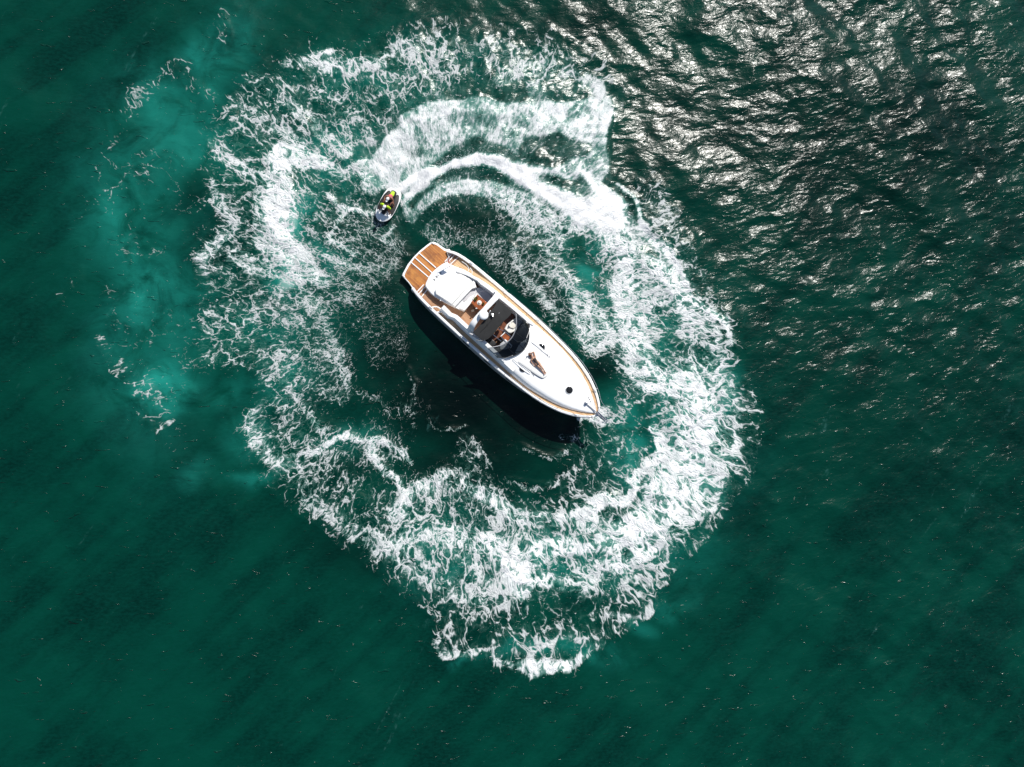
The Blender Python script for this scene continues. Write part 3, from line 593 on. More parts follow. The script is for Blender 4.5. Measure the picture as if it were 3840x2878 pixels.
# coamings round the cockpit
def ctop(x): return interp(x, [(2.2, 1.35), (3.4, 1.62), (5, 2.02), (7, 2.22), (8.0, 2.28), (8.9, 2.20)])
for s, x0 in ((1, 2.6), (-1, 3.5)):
    bm = B(); rows = []
    for x in [x0, x0 + .05] + [x for x in np.arange(x0 + .4, 8.95, .35)]:
        o_ = dh(x) if x > 3.4 else 1.02 + (x - 2.2) * .345
        if s < 0 and x < 4.4: o_ = 1.78 - (4.4 - x) * .10
        top = ctop(x); i_ = o_ - .40 + max(0, x - 8.2) * .20
        if s > 0 and x < 4.2: i_ = o_ - .30
        if x == x0: top = zd(x) + .05
        base = min(zd(x), 1.1 + .2 * (x - x0)) - .02
        rows.append([(x, s * (o_ + .0), base), (x, s * (o_ - .03), base + .08), (x, s * (o_ - .09 - .06 * min(1, max(0, (x - 4) / 3))), top - .05), (x, s * (o_ - .13 - .06 * min(1, max(0, (x - 4) / 3))), top), (x, s * (i_ + .03), top + .01), (x, s * i_, top - .03), (x, s * i_, 1.0)])
    V = grid(bm, rows); bm.faces.new(V[0]); bm.faces.new(V[-1][::-1]); mobj('coaming', bm, 'gel', yacht, ang=35)
# foredeck: crowned coachroof
bm = B(); rows = []
for x in [8.75, 8.9, 9.3, 9.8, 10.4, 11, 11.6, 12.2, 12.8, 13.4, 13.9, 14.4, 14.8, 15.1, 15.28]:
    w_ = dh(x); t = min(1, max(0, (x - 8.9) / 6.3)); rise = .43 * (1 - t) ** .8 + .12
    half = [(1.0, 0), (.99, .05), (.93, .62), (.88, .80), (.78, .88), (.6, .94), (.35, .985), (0, 1.0)]
    sec = [(x, w_ * a, zd(x) + .0 + rise * b) for a, b in half]
    rows.append(sec + [(a, -b, c) for a, b, c in sec[::-1][1:]])
V = grid(bm, rows); bm.faces.new(V[0]); mobj('coachroof', bm, 'gel', yacht, ang=50)
bm = B(); prism(bm, [(8.2, 1.60), (9.6, 1.62), (9.6, -1.62), (8.2, -1.60), (8.55, -1.25), (8.75, 0), (8.55, 1.25)], 1.5, 2.165, .02); mobj('windscreen_plinth', bm, 'gel', yacht)
def zroof(x, y=0):
    t = min(1, max(0, (x - 8.9) / 6.3)); rise = .43 * (1 - t) ** .8 + .12; f = abs(y) / max(dh(x), .01)
    return zd(x) + rise * interp(f, [(0, 1), (.35, .985), (.6, .94), (.78, .88), (.88, .8), (.93, .62), (1, 0)])
def onroof(pts, off=0.0):
    r = []
    for p in pts:
        q = L(p[0], p[1], 2.25)
        for _ in range(3): q = L(p[0], p[1], zroof(q.x, q.y) + off)
        r.append(q)
    return r
def zz3(pts): return [(1900 + a / 5.5275, 1280 + b / 5.5275) for a, b in pts]
def zz2(pts): return [(1700 + a / 5.5275, 1080 + b / 5.5275) for a, b in pts]
for pts in ([(770, 0), (860, 150), (930, 330), (1100, 520), (1300, 720), (1560, 1050)], [(880, 0), (1080, 220), (1390, 600), (1640, 980), (1790, 1280)], [(920, 670), (1070, 825)], [(510, 10), (560, 90), (700, 200), (860, 330), (990, 460), (1230, 730)], [(130, 380), (200, 470), (270, 530)]):
    bm = B(); tube(bm, smoothpath(onroof(zz3(pts), .002), 4), .007, 5); mobj('deck_seam', bm, 'seam', yacht)
# hand rails beside the sunbed
for pts in ([(125, 400), (135, 370), (300, 500), (460, 620), (490, 650), (470, 675), (380, 620), (250, 515), (125, 400)], [(520, 20), (640, 110), (760, 215), (840, 275), (860, 300)]):
    bm = B(); ribbon(bm, smoothpath(onroof(zz3(pts), 0.0), 4), .05, .05); mobj('moulded_rail', bm, 'gel', yacht)
# sunbed on the foredeck
cu = smoothpath([(p.x, p.y, 0) for p in onroof(zz3([(240, 430), (340, 410), (430, 330), (490, 220), (545, 165), (590, 160), (700, 250), (900, 470), (920, 520), (900, 620), (830, 720), (760, 765), (700, 750), (600, 690), (420, 565)]), .08)], 4, True)
bm = B(); zc = zroof(10.5) + .07
top = [bm.verts.new((p.x, p.y, zroof(p.x, p.y) + .085)) for p in cu]; bot = [bm.verts.new((p.x, p.y, zroof(p.x, p.y) - .05)) for p in cu]
cx_ = sum(p.x for p in cu) / len(cu); cy_ = sum(p.y for p in cu) / len(cu); prev = top
for i in range(len(cu)): bm.faces.new((top[i], bot[i], bot[(i + 1) % len(cu)], top[(i + 1) % len(cu)]))
for f in (.96, .8, .5, .2):
    ring = [bm.verts.new((cx_ + (p.x - cx_) * f, cy_ + (p.y - cy_) * f, zroof(cx_ + (p.x - cx_) * f, cy_ + (p.y - cy_) * f) + (.10 if f > .9 else .115))) for p in cu]
    for i in range(len(cu)): bm.faces.new((prev[i], prev[(i + 1) % len(cu)], ring[(i + 1) % len(cu)], ring[i]))
    prev = ring
bm.faces.new(prev); bed = mobj('sunbed_cushion', bm, 'vinyl', yacht, ang=50)
bm = B(); tube(bm, [(p.x, p.y, zroof(p.x, p.y) + .03) for p in cu], .022, 5, True); mobj('cushion_shade_line', bm, 'line', bed)  # grey strip standing in for the shade in the gap round the cushion
for pts in ([(340, 410), (430, 345)], [(750, 300), (600, 165), (590, 160)], [(505, 610), (525, 580)], [(770, 290), (750, 305)]):
    bm = B(); tube(bm, smoothpath(onroof(zz3(pts), .112), 3), .006, 5); mobj('cushion_seam', bm, 'seam', bed)
for (x, y) in ((535, 670), (560, 700), (850, 290), (885, 320)):
    p = onroof(zz3([(x, y)]), .02)[0]; bm = B(); tube(bm, [(p.x - .05, p.y + .04, p.z + .03), (p.x + .05, p.y - .04, p.z + .03)], .016, 6); tube(bm, [(p.x, p.y, p.z - .03), (p.x, p.y, p.z + .03)], .02, 6); mobj('cushion_clip', bm, 'chromed', yacht)
# hatches
def hatch(c, r, half=None):
    p = onroof(zz3([c]), .03)[0]; bm = B(); lathe(bm, (p.x, p.y, p.z - .06), [(r + .035, 0), (r + .035, .055), (r + .02, .075), (r, .075), (r - .01, .06)], 28)
    h = mobj('deck_hatch', bm, 'gel', yacht); bm = B()
    if half is None: lathe(bm, (p.x, p.y, p.z - .03), [(r, 0), (r, .052), (r - .02, .062), (.01, .066)], 28)
    else:
        a0 = half; pts = [(p.x + r * math.cos(a0 + math.pi * k / 18), p.y + r * math.sin(a0 + math.pi * k / 18)) for k in range(19)]
        prism(bm, pts, p.z - .03, p.z + .03, .008)
    mobj('hatch_pane', bm, 'glass', h)
hatch((1298, 1015), .225)
def halfport(pts, name='deck_hatch'):
    q = onroof(zz3(pts), .01); qs = smoothpath([(p.x, p.y, 0) for p in q], 5, True)
    zt = max(p.z for p in q) + .012
    bm = B(); cx = sum(p.x for p in qs) / len(qs); cy = sum(p.y for p in qs) / len(qs)
    prism(bm, [(cx + (p.x - cx) * 1.13, cy + (p.y - cy) * 1.13) for p in qs], zt - .15, zt - .008, .006); h = mobj('deck_hatch', bm, 'gel', yacht)
    bm = B(); prism(bm, [(p.x, p.y) for p in qs], zt - .1, zt + .006, .004); mobj('hatch_pane', bm, 'glass', h)
halfport([(672, 75), (700, 57), (750, 62), (785, 95), (790, 140), (780, 178), (725, 128)]); halfport([(268, 535), (280, 535), (335, 585), (388, 625), (340, 642), (290, 622), (265, 580)])
# anchor gear, windlass, fittings
w0 = onroof(zz3([(1640, 1290)]), .0)[0]
bm = B(); lathe(bm, (w0.x, w0.y, w0.z - .02), [(.11, 0), (.11, .05), (.06, .07), (.06, .12), (.09, .14), (.085, .19), (.03, .21)], 18); mobj('windlass', bm, 'chrome', yacht)
bm = B(); prism(bm, [(14.1, -.11), (14.25, .11), (15.2, .06), (15.2, -.06)], 2.0, zroof(14.3) + .012, .005); mobj('chain_locker_lid', bm, 'gel', yacht)
bm = B(); tube(bm, [(w0.x, w0.y, w0.z + .08), (14.9, 0, 2.24), (15.5, 0, 2.26), (16.02, 0, 2.22)], .028, 6); mobj('anchor_chain', bm, 'chromed', yacht)
bm = B(); prism(bm, [(15.3, -.10), (15.3, .10), (16.05, .07), (16.05, -.07)], 2.10, 2.19, .01)
for s in (-1, 1): prism(bm, [(15.35, s * .105), (15.35, s * .085), (16.1, s * .06), (16.1, s * .08)], 2.1, 2.28)
mobj('bow_roller', bm, 'chrome', yacht)
bm = B(); tube(bm, [(15.5, 0, 2.24), (16.05, 0, 2.2)], .022, 8); tube(bm, smoothpath([(16.0, -.22, 2.1), (16.2, -.1, 2.0), (16.25, 0, 1.98), (16.2, .1, 2.0), (16.0, .22, 2.1)], 4), .035, 6); mobj('anchor', bm, 'chrome', yacht)
for (x, y) in ((1697, 1175), (1717, 1212), (1735, 1257)):
    p = onroof(zz3([(x, y)]), .0)[0]; bm = B(); lathe(bm, (p.x, p.y, p.z - .03), [(.035, 0), (.035, .045), (.02, .05)], 12); mobj('foot_switch', bm, 'black', yacht)
for s in (-1, 1):
    for x in (3.0, 8.6, 14.35):
        y = s * (hb(x) - .08); z = zg(x) + .015; bm = B(); tube(bm, [(x - .13, y, z + .05), (x + .13, y - (s * .05 if x > 14 else 0), z + .05)], .017, 6); tube(bm, [(x - .04, y, z - .01), (x - .04, y, z + .05)], .014, 6); tube(bm, [(x + .04, y, z - .01), (x + .04, y, z + .05)], .014, 6); mobj('mooring_cleat', bm, 'chrome', yacht)
# guard rail right round the bow
path = [(x, hb(x) - .05 + .02 * (x > 12), zg(x) + interp(x, [(5.6, .05), (6.4, .38), (9, .50), (15.4, .62)])) for x in (5.6, 6.0, 6.4, 7.4, 8.4, 9.4, 10.4, 11.4, 12.4, 13.2, 13.9, 14.5, 15.0)]
path += [(15.5, .50, 2.80), (15.95, .22, 2.80), (16.15, 0, 2.80)]; full = path + [(a, -b, c) for a, b, c in path[::-1][1:]]
bm = B(); tube(bm, smoothpath(full, 4), .016, 6); rail = mobj('guard_rail', bm, 'chrome', yacht)
for s in (-1, 1):
    for x in (6.4, 7.9, 9.4, 10.8, 12.1, 13.3, 14.3):
        zt = zg(x) + interp(x, [(5.6, .05), (6.4, .38), (9, .50), (15.4, .62)]); bm = B(); tube(bm, [(x - .12, s * (hb(x) - .14), zg(x)), (x, s * (hb(x) - .05 + .02 * (x > 12)), zt)], .012, 6); mobj('stanchion', bm, 'chrome', rail)
    bm = B(); tube(bm, [(15.2, s * .38, 2.14), (15.75, s * .36, 2.80)], .012, 6); mobj('stanchion', bm, 'chrome', rail)
# aft sunpad and settee
mo = Z1([(1075, 560), (980, 615), (870, 690), (770, 790), (700, 890), (650, 990), (635, 1045), (660, 1100), (750, 1215), (850, 1290), (1010, 1385), (1180, 1470), (1330, 1540), (1450, 1580), (1500, 1510), (1590, 1400), (1700, 1250), (1700, 1100), (1660, 950), (1700, 900), (1560, 790), (1400, 705), (1240, 655), (1150, 610)], 1.42)
bm = B(); prism(bm, [(p.x, p.y) for p in mo], .55, 1.36, .05); base = mobj('sunpad_moulding', bm, 'gel', yacht)
cu = Z1([(850, 1235), (842, 1150), (900, 1060), (980, 950), (1050, 860), (1120, 815), (1260, 812), (1380, 825), (1480, 870), (1560, 930), (1640, 935), (1560, 1030), (1190, 1450)], 1.56)
bm = B(); prism(bm, [(p.x, p.y) for p in cu], 1.3, 1.56, .06); pad = mobj('sunpad_cushion', bm, 'vinyl', yacht)
bm = B(); tube(bm, smoothpath(Z1([(870, 1240), (950, 1080), (1100, 950), (1250, 830)], 1.562), 4), .006, 5); mobj('cushion_seam', bm, 'seam', pad)
bk = Z1([(1645, 938), (1700, 1105), (1595, 1112), (1262, 1500), (1192, 1452)], 1.62)
bm = B(); prism(bm, [(p.x, p.y) for p in bk], 1.3, 1.62, .04); mobj('settee_backrest', bm, 'vinyl', yacht)
st = Z1([(1570, 1285), (1690, 1236), (1720, 1260), (1510, 1510), (1450, 1585), (1335, 1535)], 1.40)
bm = B(); prism(bm, [(p.x, p.y) for p in st], 1.0, 1.50, .04); mobj('settee_cushion', bm, 'vinyl', yacht)
sp = Z1([(1600, 1110), (1800, 1100), (1860, 1135), (1975, 1235), (2040, 1335), (2035, 1400), (1985, 1445), (1850, 1350), (1715, 1240), (1600, 1280), (1440, 1400), (1400, 1380)], 1.38)
bm = B(); prism(bm, [(p.x, p.y) for p in sp], 1.0, 1.38, .03); mobj('settee_cushion', bm, 'greyv', yacht)  # white seat coloured grey: the coaming's shade is put into the vinyl
p, q = Z1([(1690, 1208), (1905, 1162)], 2.0); bm = B(); tube(bm, [p, q], .016, 6); tube(bm, [p, (p.x, p.y, 1.4)], .014, 6); mobj('grab_rail', bm, 'chrome', yacht)
# cockpit table
tb = Z1([(1718, 1242), (1945, 1432), (1960, 1480), (1850, 1600), (1700, 1530), (1580, 1410)], 1.66)
bm = B(); prism(bm, [(p.x, p.y) for p in tb], 1.61, 1.65, .012); table = mobj('cockpit_table', bm, 'varn', yacht)
c = sum((Vector(p) for p in tb), Vector()) / len(tb); bm = B(); tube(bm, [(c.x, c.y, 1.0), (c.x, c.y, 1.61)], .05, 12); mobj('table_leg', bm, 'chrome', table)
TBC = c
# inside of the starboard bulwark: arched seat locker
bm = B(); tube(bm, smoothpath(Z1([(770, 1510), (870, 1500), (950, 1545), (985, 1600), (900, 1610), (860, 1615)], 1.3), 4), .04, 8); mobj('gate_frame', bm, 'gel', yacht)
bm = B(); tube(bm, smoothpath(Z1([(1390, 560), (1480, 620), (1535, 700), (1520, 770)], 1.45), 4), .018, 6); tube(bm, smoothpath(Z1([(1560, 690), (1605, 750), (1600, 820)], 1.45), 4), .022, 6); mobj('gate_frame', bm, 'gel', yacht)
for a in ((950, 1365), (1450, 745)):
    p = Z1([a], 1.45)[0]; bm = B(); ellip(bm, (p.x, p.y, 1.42), (.045, .045, .04)); mobj('deck_light', bm, 'gel', yacht)
# yacht name on the transom moulding: VIBE, read from astern
def letter(ch, o, ux, uy, s):
    segs = {'V': [((0, 1), (.5, 0)), ((.5, 0), (1, 1))], 'I': [((.5, 0), (.5, 1))], 'B': [((0, 0), (0, 1)), ((0, 1), (.75, .9)), ((.75, .9), (.7, .55)), ((0, .52), (.7, .52)), ((.7, .5), (.9, .2)), ((.9, .2), (.7, 0)), ((0, 0), (.7, 0))], 'E': [((0, 0), (0, 1)), ((0, 1), (.85, 1)), ((0, .5), (.7, .5)), ((0, 0), (.85, 0))]}[ch]
    bm = B()
    for a, b in segs:
        pa = o + ux * a[0] * s * .8 + uy * a[1] * s; pb = o + ux * b[0] * s * .8 + uy * b[1] * s; ribbon(bm, [pa, pb], .034, .006)
    return bm
nm = [Z1([a], 1.362)[0] for a in ((948, 800), (900, 845), (868, 880), (815, 945))]
for ch, p, sz in zip('VIBE', nm, (.115, .115, .115, .115)):
    ax = (nm[3] - nm[0]).normalized(); up = Vector((-ax.y, ax.x, 0)); up = up if up.x > 0 else -up
    bm = letter(ch, Vector((p.x, p.y, 1.363)) - ax * sz * .4 - up * sz * .5, ax, up, sz); mobj('name_letter', bm, 'letter', base, False)
# ensign on a raked staff
fp = Z1([(1180, 640)], 1.36)[0]; ft = fp + Vector((-.55, .12, 1.25))
bm = B(); tube(bm, [fp, ft], .014, 8); ellip(bm, ft, (.025, .025, .025)); staff = mobj('flagstaff', bm, 'gel', yacht)
def flagpart(v0, v1, mat):
    bm = B(); rows = []
    for j in range(4):
        v = v0 + (v1 - v0) * j / 3; rows.append([])
        for i in range(9):
            u = i / 8; p = ft + (fp - ft).normalized() * (.06 + v * .52); rows[-1].append(p + Vector((.60 * u * .55, -.34 * u, -.50 * u * .8)) + Vector((.04, .06, .03)) * math.sin(u * 7 + v * 2) * (u ** .5))
    grid(bm, rows); o = mobj('flag', bm, mat, staff); m = o.modifiers.new('s', 'SOLIDIFY'); m.thickness = .004; return o
flagpart(0, .5, 'whitec'); flagpart(.5, 1, 'red')
# radar arch
def AY(y): return 5.62
arch = smoothpath([(5.55, 1.44, 2.05), (5.62, 1.36, 2.5), (5.68, 1.12, 2.80), (5.68, .5, 2.88), (5.68, 0, 2.90), (5.68, -.5, 2.88), (5.72, -1.10, 2.80), (5.80, -1.36, 2.5), (5.85, -1.46, 2.05)], 5)
bm = B(); rows = []
for i, p in enumerate(arch):
    t = (arch[min(i + 1, len(arch) - 1)] - arch[max(i - 1, 0)]).normalized(); nrm = Vector((1, 0, 0)).cross(t).normalized(); wd = .15 + .16 * abs(i / (len(arch) - 1) - .5)
    rows.append([p + Vector((wd, 0, 0)) + nrm * .0, p + Vector((wd * .8, 0, 0)) + nrm * .05, p + Vector((-wd * .8, 0, 0)) + nrm * .05, p + Vector((-wd, 0, 0)), p + Vector((-wd * .8, 0, 0)) - nrm * .05, p + Vector((wd * .8, 0, 0)) - nrm * .05])
V = grid(bm, rows, True); bm.faces.new(V[0]); bm.faces.new(V[-1][::-1]); ar = mobj('radar_arch', bm, 'gel', yacht, ang=50)
rd = L(1814, 1182, 3.18)
bm = B(); lathe(bm, (rd.x, rd.y, 3.03), [(.20, 0), (.27, .03), (.30, .08), (.295, .15), (.25, .20), (.15, .225), (.02, .232)], 32); mobj('radome', bm, 'gel', ar)
bm = B(); tube(bm, [(5.68, -.25, 2.95), (rd.x, rd.y, 3.05)], .09, 10); mobj('radar_bracket', bm, 'gel', ar)
for a, b, h in (((752, 500), (770, 470), .35), ((790, 545), (800, 570), .12), ((740, 520), (700, 560), .25)):
    p = Z2([a], 3.0)[0]; q = Z2([b], 3.0)[0]; bm = B(); tube(bm, [(p.x, p.y, 2.95), (p.x, p.y, 3.0 + h)], .014, 6); ellip(bm, (p.x, p.y, 3.0 + h), (.035, .035, .03)); tube(bm, [(p.x, p.y, 2.99), (q.x, q.y, 3.02)], .02, 6); mobj('mast_light', bm, 'gel', ar)
bm = B(); p = Z2([(790, 555)], 3.0)[0]; tube(bm, [(p.x, p.y, 3.03), (p.x + .16, p.y - .05, 3.03)], [.022, .05], 10); tube(bm, [(p.x, p.y + .09, 3.03), (p.x + .12, p.y + .04, 3.03)], [.02, .04], 10); mobj('horn', bm, 'chrome', ar)
bm = B(); tube(bm, smoothpath([L(1775, 1222, 2.4), L(1770, 1235, 2.4), L(1768, 1250, 2.2)], 4), .014, 6); tube(bm, smoothpath([L(1784, 1218, 2.5), L(1779, 1232, 2.4), L(1776, 1248, 2.2)], 4), .014, 6); mobj('arch_stay', bm, 'chromed', ar)
# canopy stretched forward of the arch
ca = Z2([(905, 235), (1000, 300), (1110, 395), (1220, 490), (1180, 570), (1050, 690), (830, 960), (720, 1060), (620, 1095), (520, 1020), (400, 925), (530, 800), (660, 640), (770, 505), (865, 365)], 2.78)
bm = B(); cen = sum(ca, Vector()) / len(ca); zt = lambda p: 2.86 - .05 * ((p.y - cen.y) ** 2) - .06 * (p.x - cen.x)
o1 = [bm.verts.new((p.x, p.y, zt(p) - .07)) for p in ca]; prev = [bm.verts.new((p.x, p.y, zt(p) - .01)) for p in ca]; n = len(ca)
for i in range(n): bm.faces.new((prev[i], o1[i], o1[(i + 1) % n], prev[(i + 1) % n]))
for f in (.93, .75, .5, .25):
    ring = []
    for p in ca:
        q = cen + (p - cen) * f; ring.append(bm.verts.new((q.x, q.y, zt(q) + .02 * (1 - f) + .02 * math.sin(9 * q.y) * math.sin(5 * q.x) * (f < .9))))
    for i in range(n): bm.faces.new((prev[i], prev[(i + 1) % n], ring[(i + 1) % n], ring[i]))
    prev = ring
bm.faces.new(prev); bm.faces.new(o1[::-1]); can = mobj('canopy', bm, 'cloth', yacht, ang=60)
bm = B(); tube(bm, smoothpath([(p.x, p.y, zt(p) + .035) for p in Z2([(940, 520), (820, 640), (700, 780), (560, 920)], 2.8)], 3), .014, 6); mobj('canopy_seam', bm, 'black', can)
for pts in ([(960, 520), (935, 530)], [(700, 690), (720, 720), (690, 760)], [(470, 1080), (600, 1100)]):
    bm = B(); tube(bm, smoothpath([(p.x, p.y, 2.87) for p in Z2(pts, 2.87)], 4), .016, 6); mobj('canopy_strap', bm, 'chromed' if len(pts) == 2 else 'black', can)
for s, a in ((1, (1010, 330)), (1, (1190, 490)), (-1, (560, 1060))):
    p = Z2([a], 2.6)[0]; bm = B(); tube(bm, [(p.x, p.y, 2.72), (p.x - .1, p.y + s * .18, 2.1)], .016, 6); mobj('canopy_pole', bm, 'chrome', can)
bm = B()
for k in range(9):
    u = k / 8; p = Z2([(960 + 200 * u, 300 + 190 * u)], 2.45)[0]; ellip(bm, (p.x, p.y, 2.45 + .03 * math.sin(k * 2)), (.10, .06, .05 + .015 * (k % 2)))
mobj('rolled_side_curtain', bm, 'greyv', yacht)
bm = B()
for k in range(9):
    u = k / 8; p = Z2([(360 + 230 * u, 950 + 150 * u)], 2.4)[0]; ellip(bm, (p.x, p.y, 2.3 + .03 * math.sin(k * 2.3)), (.10, .07, .05 + .02 * (k % 2)))
mobj('rolled_side_curtain', bm, 'greyv', yacht)
# helm area
lg = Z2([(1300, 625), (1360, 640), (1430, 672), (1420, 720), (1340, 830), (1290, 860), (1250, 905), (1200, 948), (1150, 940), (1060, 850), (1110, 760), (1200, 680)], 1.62)
bm = B(); prism(bm, [(p.x, p.y) for p in lg], 1.0, 1.60, .07); lounge = mobj('helm_lounge', bm, 'vinyl', yacht)
l2 = Z2([(1300, 660), (1390, 690), (1330, 790), (1250, 850), (1180, 830), (1150, 790), (1200, 720)], 1.68)
bm = B(); prism(bm, [(p.x, p.y) for p in l2], 1.5, 1.68, .05); mobj('lounge_cushion', bm, 'vinyl2', lounge)
bm = B(); tube(bm, smoothpath([L(*a, 1.74) for a in zz2([(1160, 800), (1190, 720), (1260, 665), (1330, 650), (1400, 680)])], 4), .05, 8); mobj('lounge_backrest', bm, 'vinyl', lounge)
for c_ in ((700, 1100), (800, 1150)):
    p = Z2([c_], 1.7)[0]; bm = B(); box(bm, (p.x, p.y, 1.45), (.50, .50, .16), 0, .05); hs = mobj('helm_seat', bm, 'black', yacht)
    bm = B(); box(bm, (p.x - .27, p.y, 1.72), (.12, .50, .50), 0, .04); mobj('seat_back', bm, 'black', hs); bm = B(); tube(bm, [(p.x, p.y, 1.0), (p.x, p.y, 1.4)], .06, 10); mobj('seat_post', bm, 'chrome', hs)
da = Z2([(1500, 730), (1540, 780), (1555, 860), (1560, 950), (1555, 1050), (1530, 1140), (1490, 1220), (1430, 1290), (1350, 1350), (1270, 1390), (1180, 1420), (1100, 1435), (980, 1438), (900, 1425), (830, 1350), (780, 1270), (900, 1245), (1010, 1210), (1090, 1170), (1180, 1100), (1230, 1010), (1260, 930), (1340, 860), (1420, 760)], 2.18)
bm = B(); prism(bm, [(p.x, p.y) for p in da], 1.4, 2.18, .02); dash = mobj('dashboard', bm, 'cover', yacht)
hf = Z2([(1180, 530), (1225, 470), (1300, 535), (1240, 640), (1100, 780), (1060, 860), (985, 1005), (860, 1080), (780, 1140), (560, 1100), (840, 960)], 1.32)
bm = B(); prism(bm, [(p.x, p.y) for p in hf], .98, 1.30); mobj('helm_sole', bm, 'varns', yacht, False)
for pts in ([(1310, 1110), (1480, 1290)], [(1190, 1290), (1260, 1320), (1440, 1320)], [(930, 1310), (1080, 1290), (1180, 1250)], [(1280, 1105), (1400, 1120), (1480, 1130)], [(1440, 780), (1520, 880), (1530, 1050), (1470, 1200)]):
    bm = B(); tube(bm, smoothpath([(p.x, p.y, 2.185) for p in Z2(pts, 2.185)], 4), .016, 5); mobj('dashboard_seam', bm, 'black', dash)
ip = Z2([(960, 1170), (1060, 1090), (1170, 1240), (1060, 1290), (960, 1290)], 2.0); bm = B(); prism(bm, [(p.x, p.y) for p in ip], 1.9, 2.22, .02); mobj('instrument_panel', bm, 'chromed', dash)
wh = Z2([(1030, 1080)], 1.95)[0]; rot = Matrix.Rotation(R_(-50), 3, 'Y')
bm = B(); tube(bm, [Vector(wh) + rot @ Vector((.19 * math.cos(a), .19 * math.sin(a), 0)) for a in [k * math.pi / 10 for k in range(20)]], .016, 6, True)
for k in range(3):
    a = k * 2.094; tube(bm, [Vector(wh), Vector(wh) + rot @ Vector((.18 * math.cos(a), .18 * math.sin(a), 0))], .012, 6)
mobj('steering_wheel', bm, 'chromed', dash)
cw = Z2([(1070, 935), (1310, 1110), (1185, 1248), (985, 1005)], 2.2); bm = B(); prism(bm, [(p.x, p.y) for p in cw], 1.0, 2.2, .0); comp = mobj('companionway', bm, 'black', yacht, False)
cw2 = Z2([(1075, 945), (1200, 1035), (1110, 1130), (1000, 1005)], 2.2); bm = B(); prism(bm, [(p.x, p.y) for p in cw2], 1.9, 2.21); mobj('companionway_door', bm, 'varn', comp, False)
for a, b, wd in (((938, 848), (1068, 905), .03), ((1068, 905), (1308, 1105), .03), ((825, 970), (985, 1100), .028), ((985, 1005), (1175, 1245), .028), ((1068, 1070), (1215, 1200), .075), ((1215, 1200), (1180, 1250), .05), ((1070, 925), (980, 1010), .05)):
    p, q = Z2([a, b], 2.26); bm = B(); ribbon(bm, [(p.x, p.y, 2.215), (q.x, q.y, 2.215)], wd, .04); mobj('companionway_trim', bm, 'gel' if wd > .04 else 'chrome', comp, False)
# wrap-round windscreen
wt = smoothpath([L(*a, 2.80) for a in zz2([(1300, 540), (1305, 640), (1308, 720), (1295, 830), (1265, 930), (1220, 1020), (1160, 1090), (1080, 1150), (1000, 1190), (900, 1215), (800, 1235), (700, 1248)])], 3)
wb = smoothpath([L(*a, 2.34) for a in zz2([(1510, 720), (1545, 760), (1565, 860), (1572, 950), (1568, 1050), (1540, 1150), (1500, 1230), (1440, 1300), (1360, 1360), (1280, 1400), (1180, 1432), (1100, 1447), (980, 1450), (900, 1440)])], 3)
def resamp(P, n):
    d = [0]
    for a, b in zip(P[:-1], P[1:]): d.append(d[-1] + (b - a).length)
    out = []
    for k in range(n):
        t = d[-1] * k / (n - 1); i = max(j for j in range(len(d)) if d[j] <= t + 1e-9); i = min(i, len(P) - 2); f = (t - d[i]) / (d[i + 1] - d[i]); out.append(P[i].lerp(P[i + 1], f))
    return out
wt = resamp(wt, 41); wb = resamp(wb, 41)
bm = B(); grid(bm, [[a.lerp(b, f) + Vector((0, 0, .05 * math.sin(math.pi * f))) for a, b in zip(wt, wb)] for f in (0, .25, .5, .75, 1.0)])
ws = mobj('windscreen', bm, 'tint', yacht)
bm = B(); tube(bm, wt, .032, 8); mobj('windscreen_frame', bm, 'chromed', ws)
bm = B(); tube(bm, [p + Vector((0, 0, -.01)) for p in wb], .028, 6); mobj('windscreen_gasket', bm, 'blackr', ws)
for k in (14, 27):
    bm = B(); tube(bm, [wt[k].lerp(wb[k], f) + Vector((0, 0, .05 * math.sin(math.pi * f) + .004)) for f in (0, .3, .6, 1)], .012, 6); mobj('windscreen_mullion', bm, 'black', ws)
for a, b in (((1590, 850), (1520, 1040)), ((1030, 1480), (1225, 1405))):
    p = L(*zz2([a])[0], 2.38); q = L(*zz2([b])[0], 2.46); bm = B(); tube(bm, [p, q], .014, 6); ellip(bm, q, (.03, .03, .02)); mobj('wiper', bm, 'chromed', ws)
# skirt from the deck up to the windscreen foot
bm = B(); grid(bm, [[Vector((p.x, p.y, 2.36)) for p in wb], [Vector((9.0 + (p.x - 9.0) * 1.03, p.y * 1.04, 2.30)) for p in wb], [Vector((9.0 + (p.x - 9.0) * 1.10, p.y * 1.05, zroof(max(p.x, 8.9), p.y) - .03)) for p in wb]]); mobj('windscreen_skirt', bm, 'gel', yacht)
# portlights in the topsides
for s in (-1, 1):
    for x in (6.2, 8.0, 9.8, 11.4):
        bm = B(); prism(bm, [(x - .3, 0), (x - .22, .09), (x + .22, .09), (x + .3, 0), (x + .22, -.09), (x - .22, -.09)], -.02, .02, .004)
        for v in bm.verts: v.co = Vector((v.co.x, s * (hb(v.co.x) * (1 - .068 * max(0, (v.co.x - 8) / 7.55) ** 2) + .012 + v.co.z * .6), zg(x) * .66 + v.co.y))
        mobj('portlight', bm, 'glass', yacht)
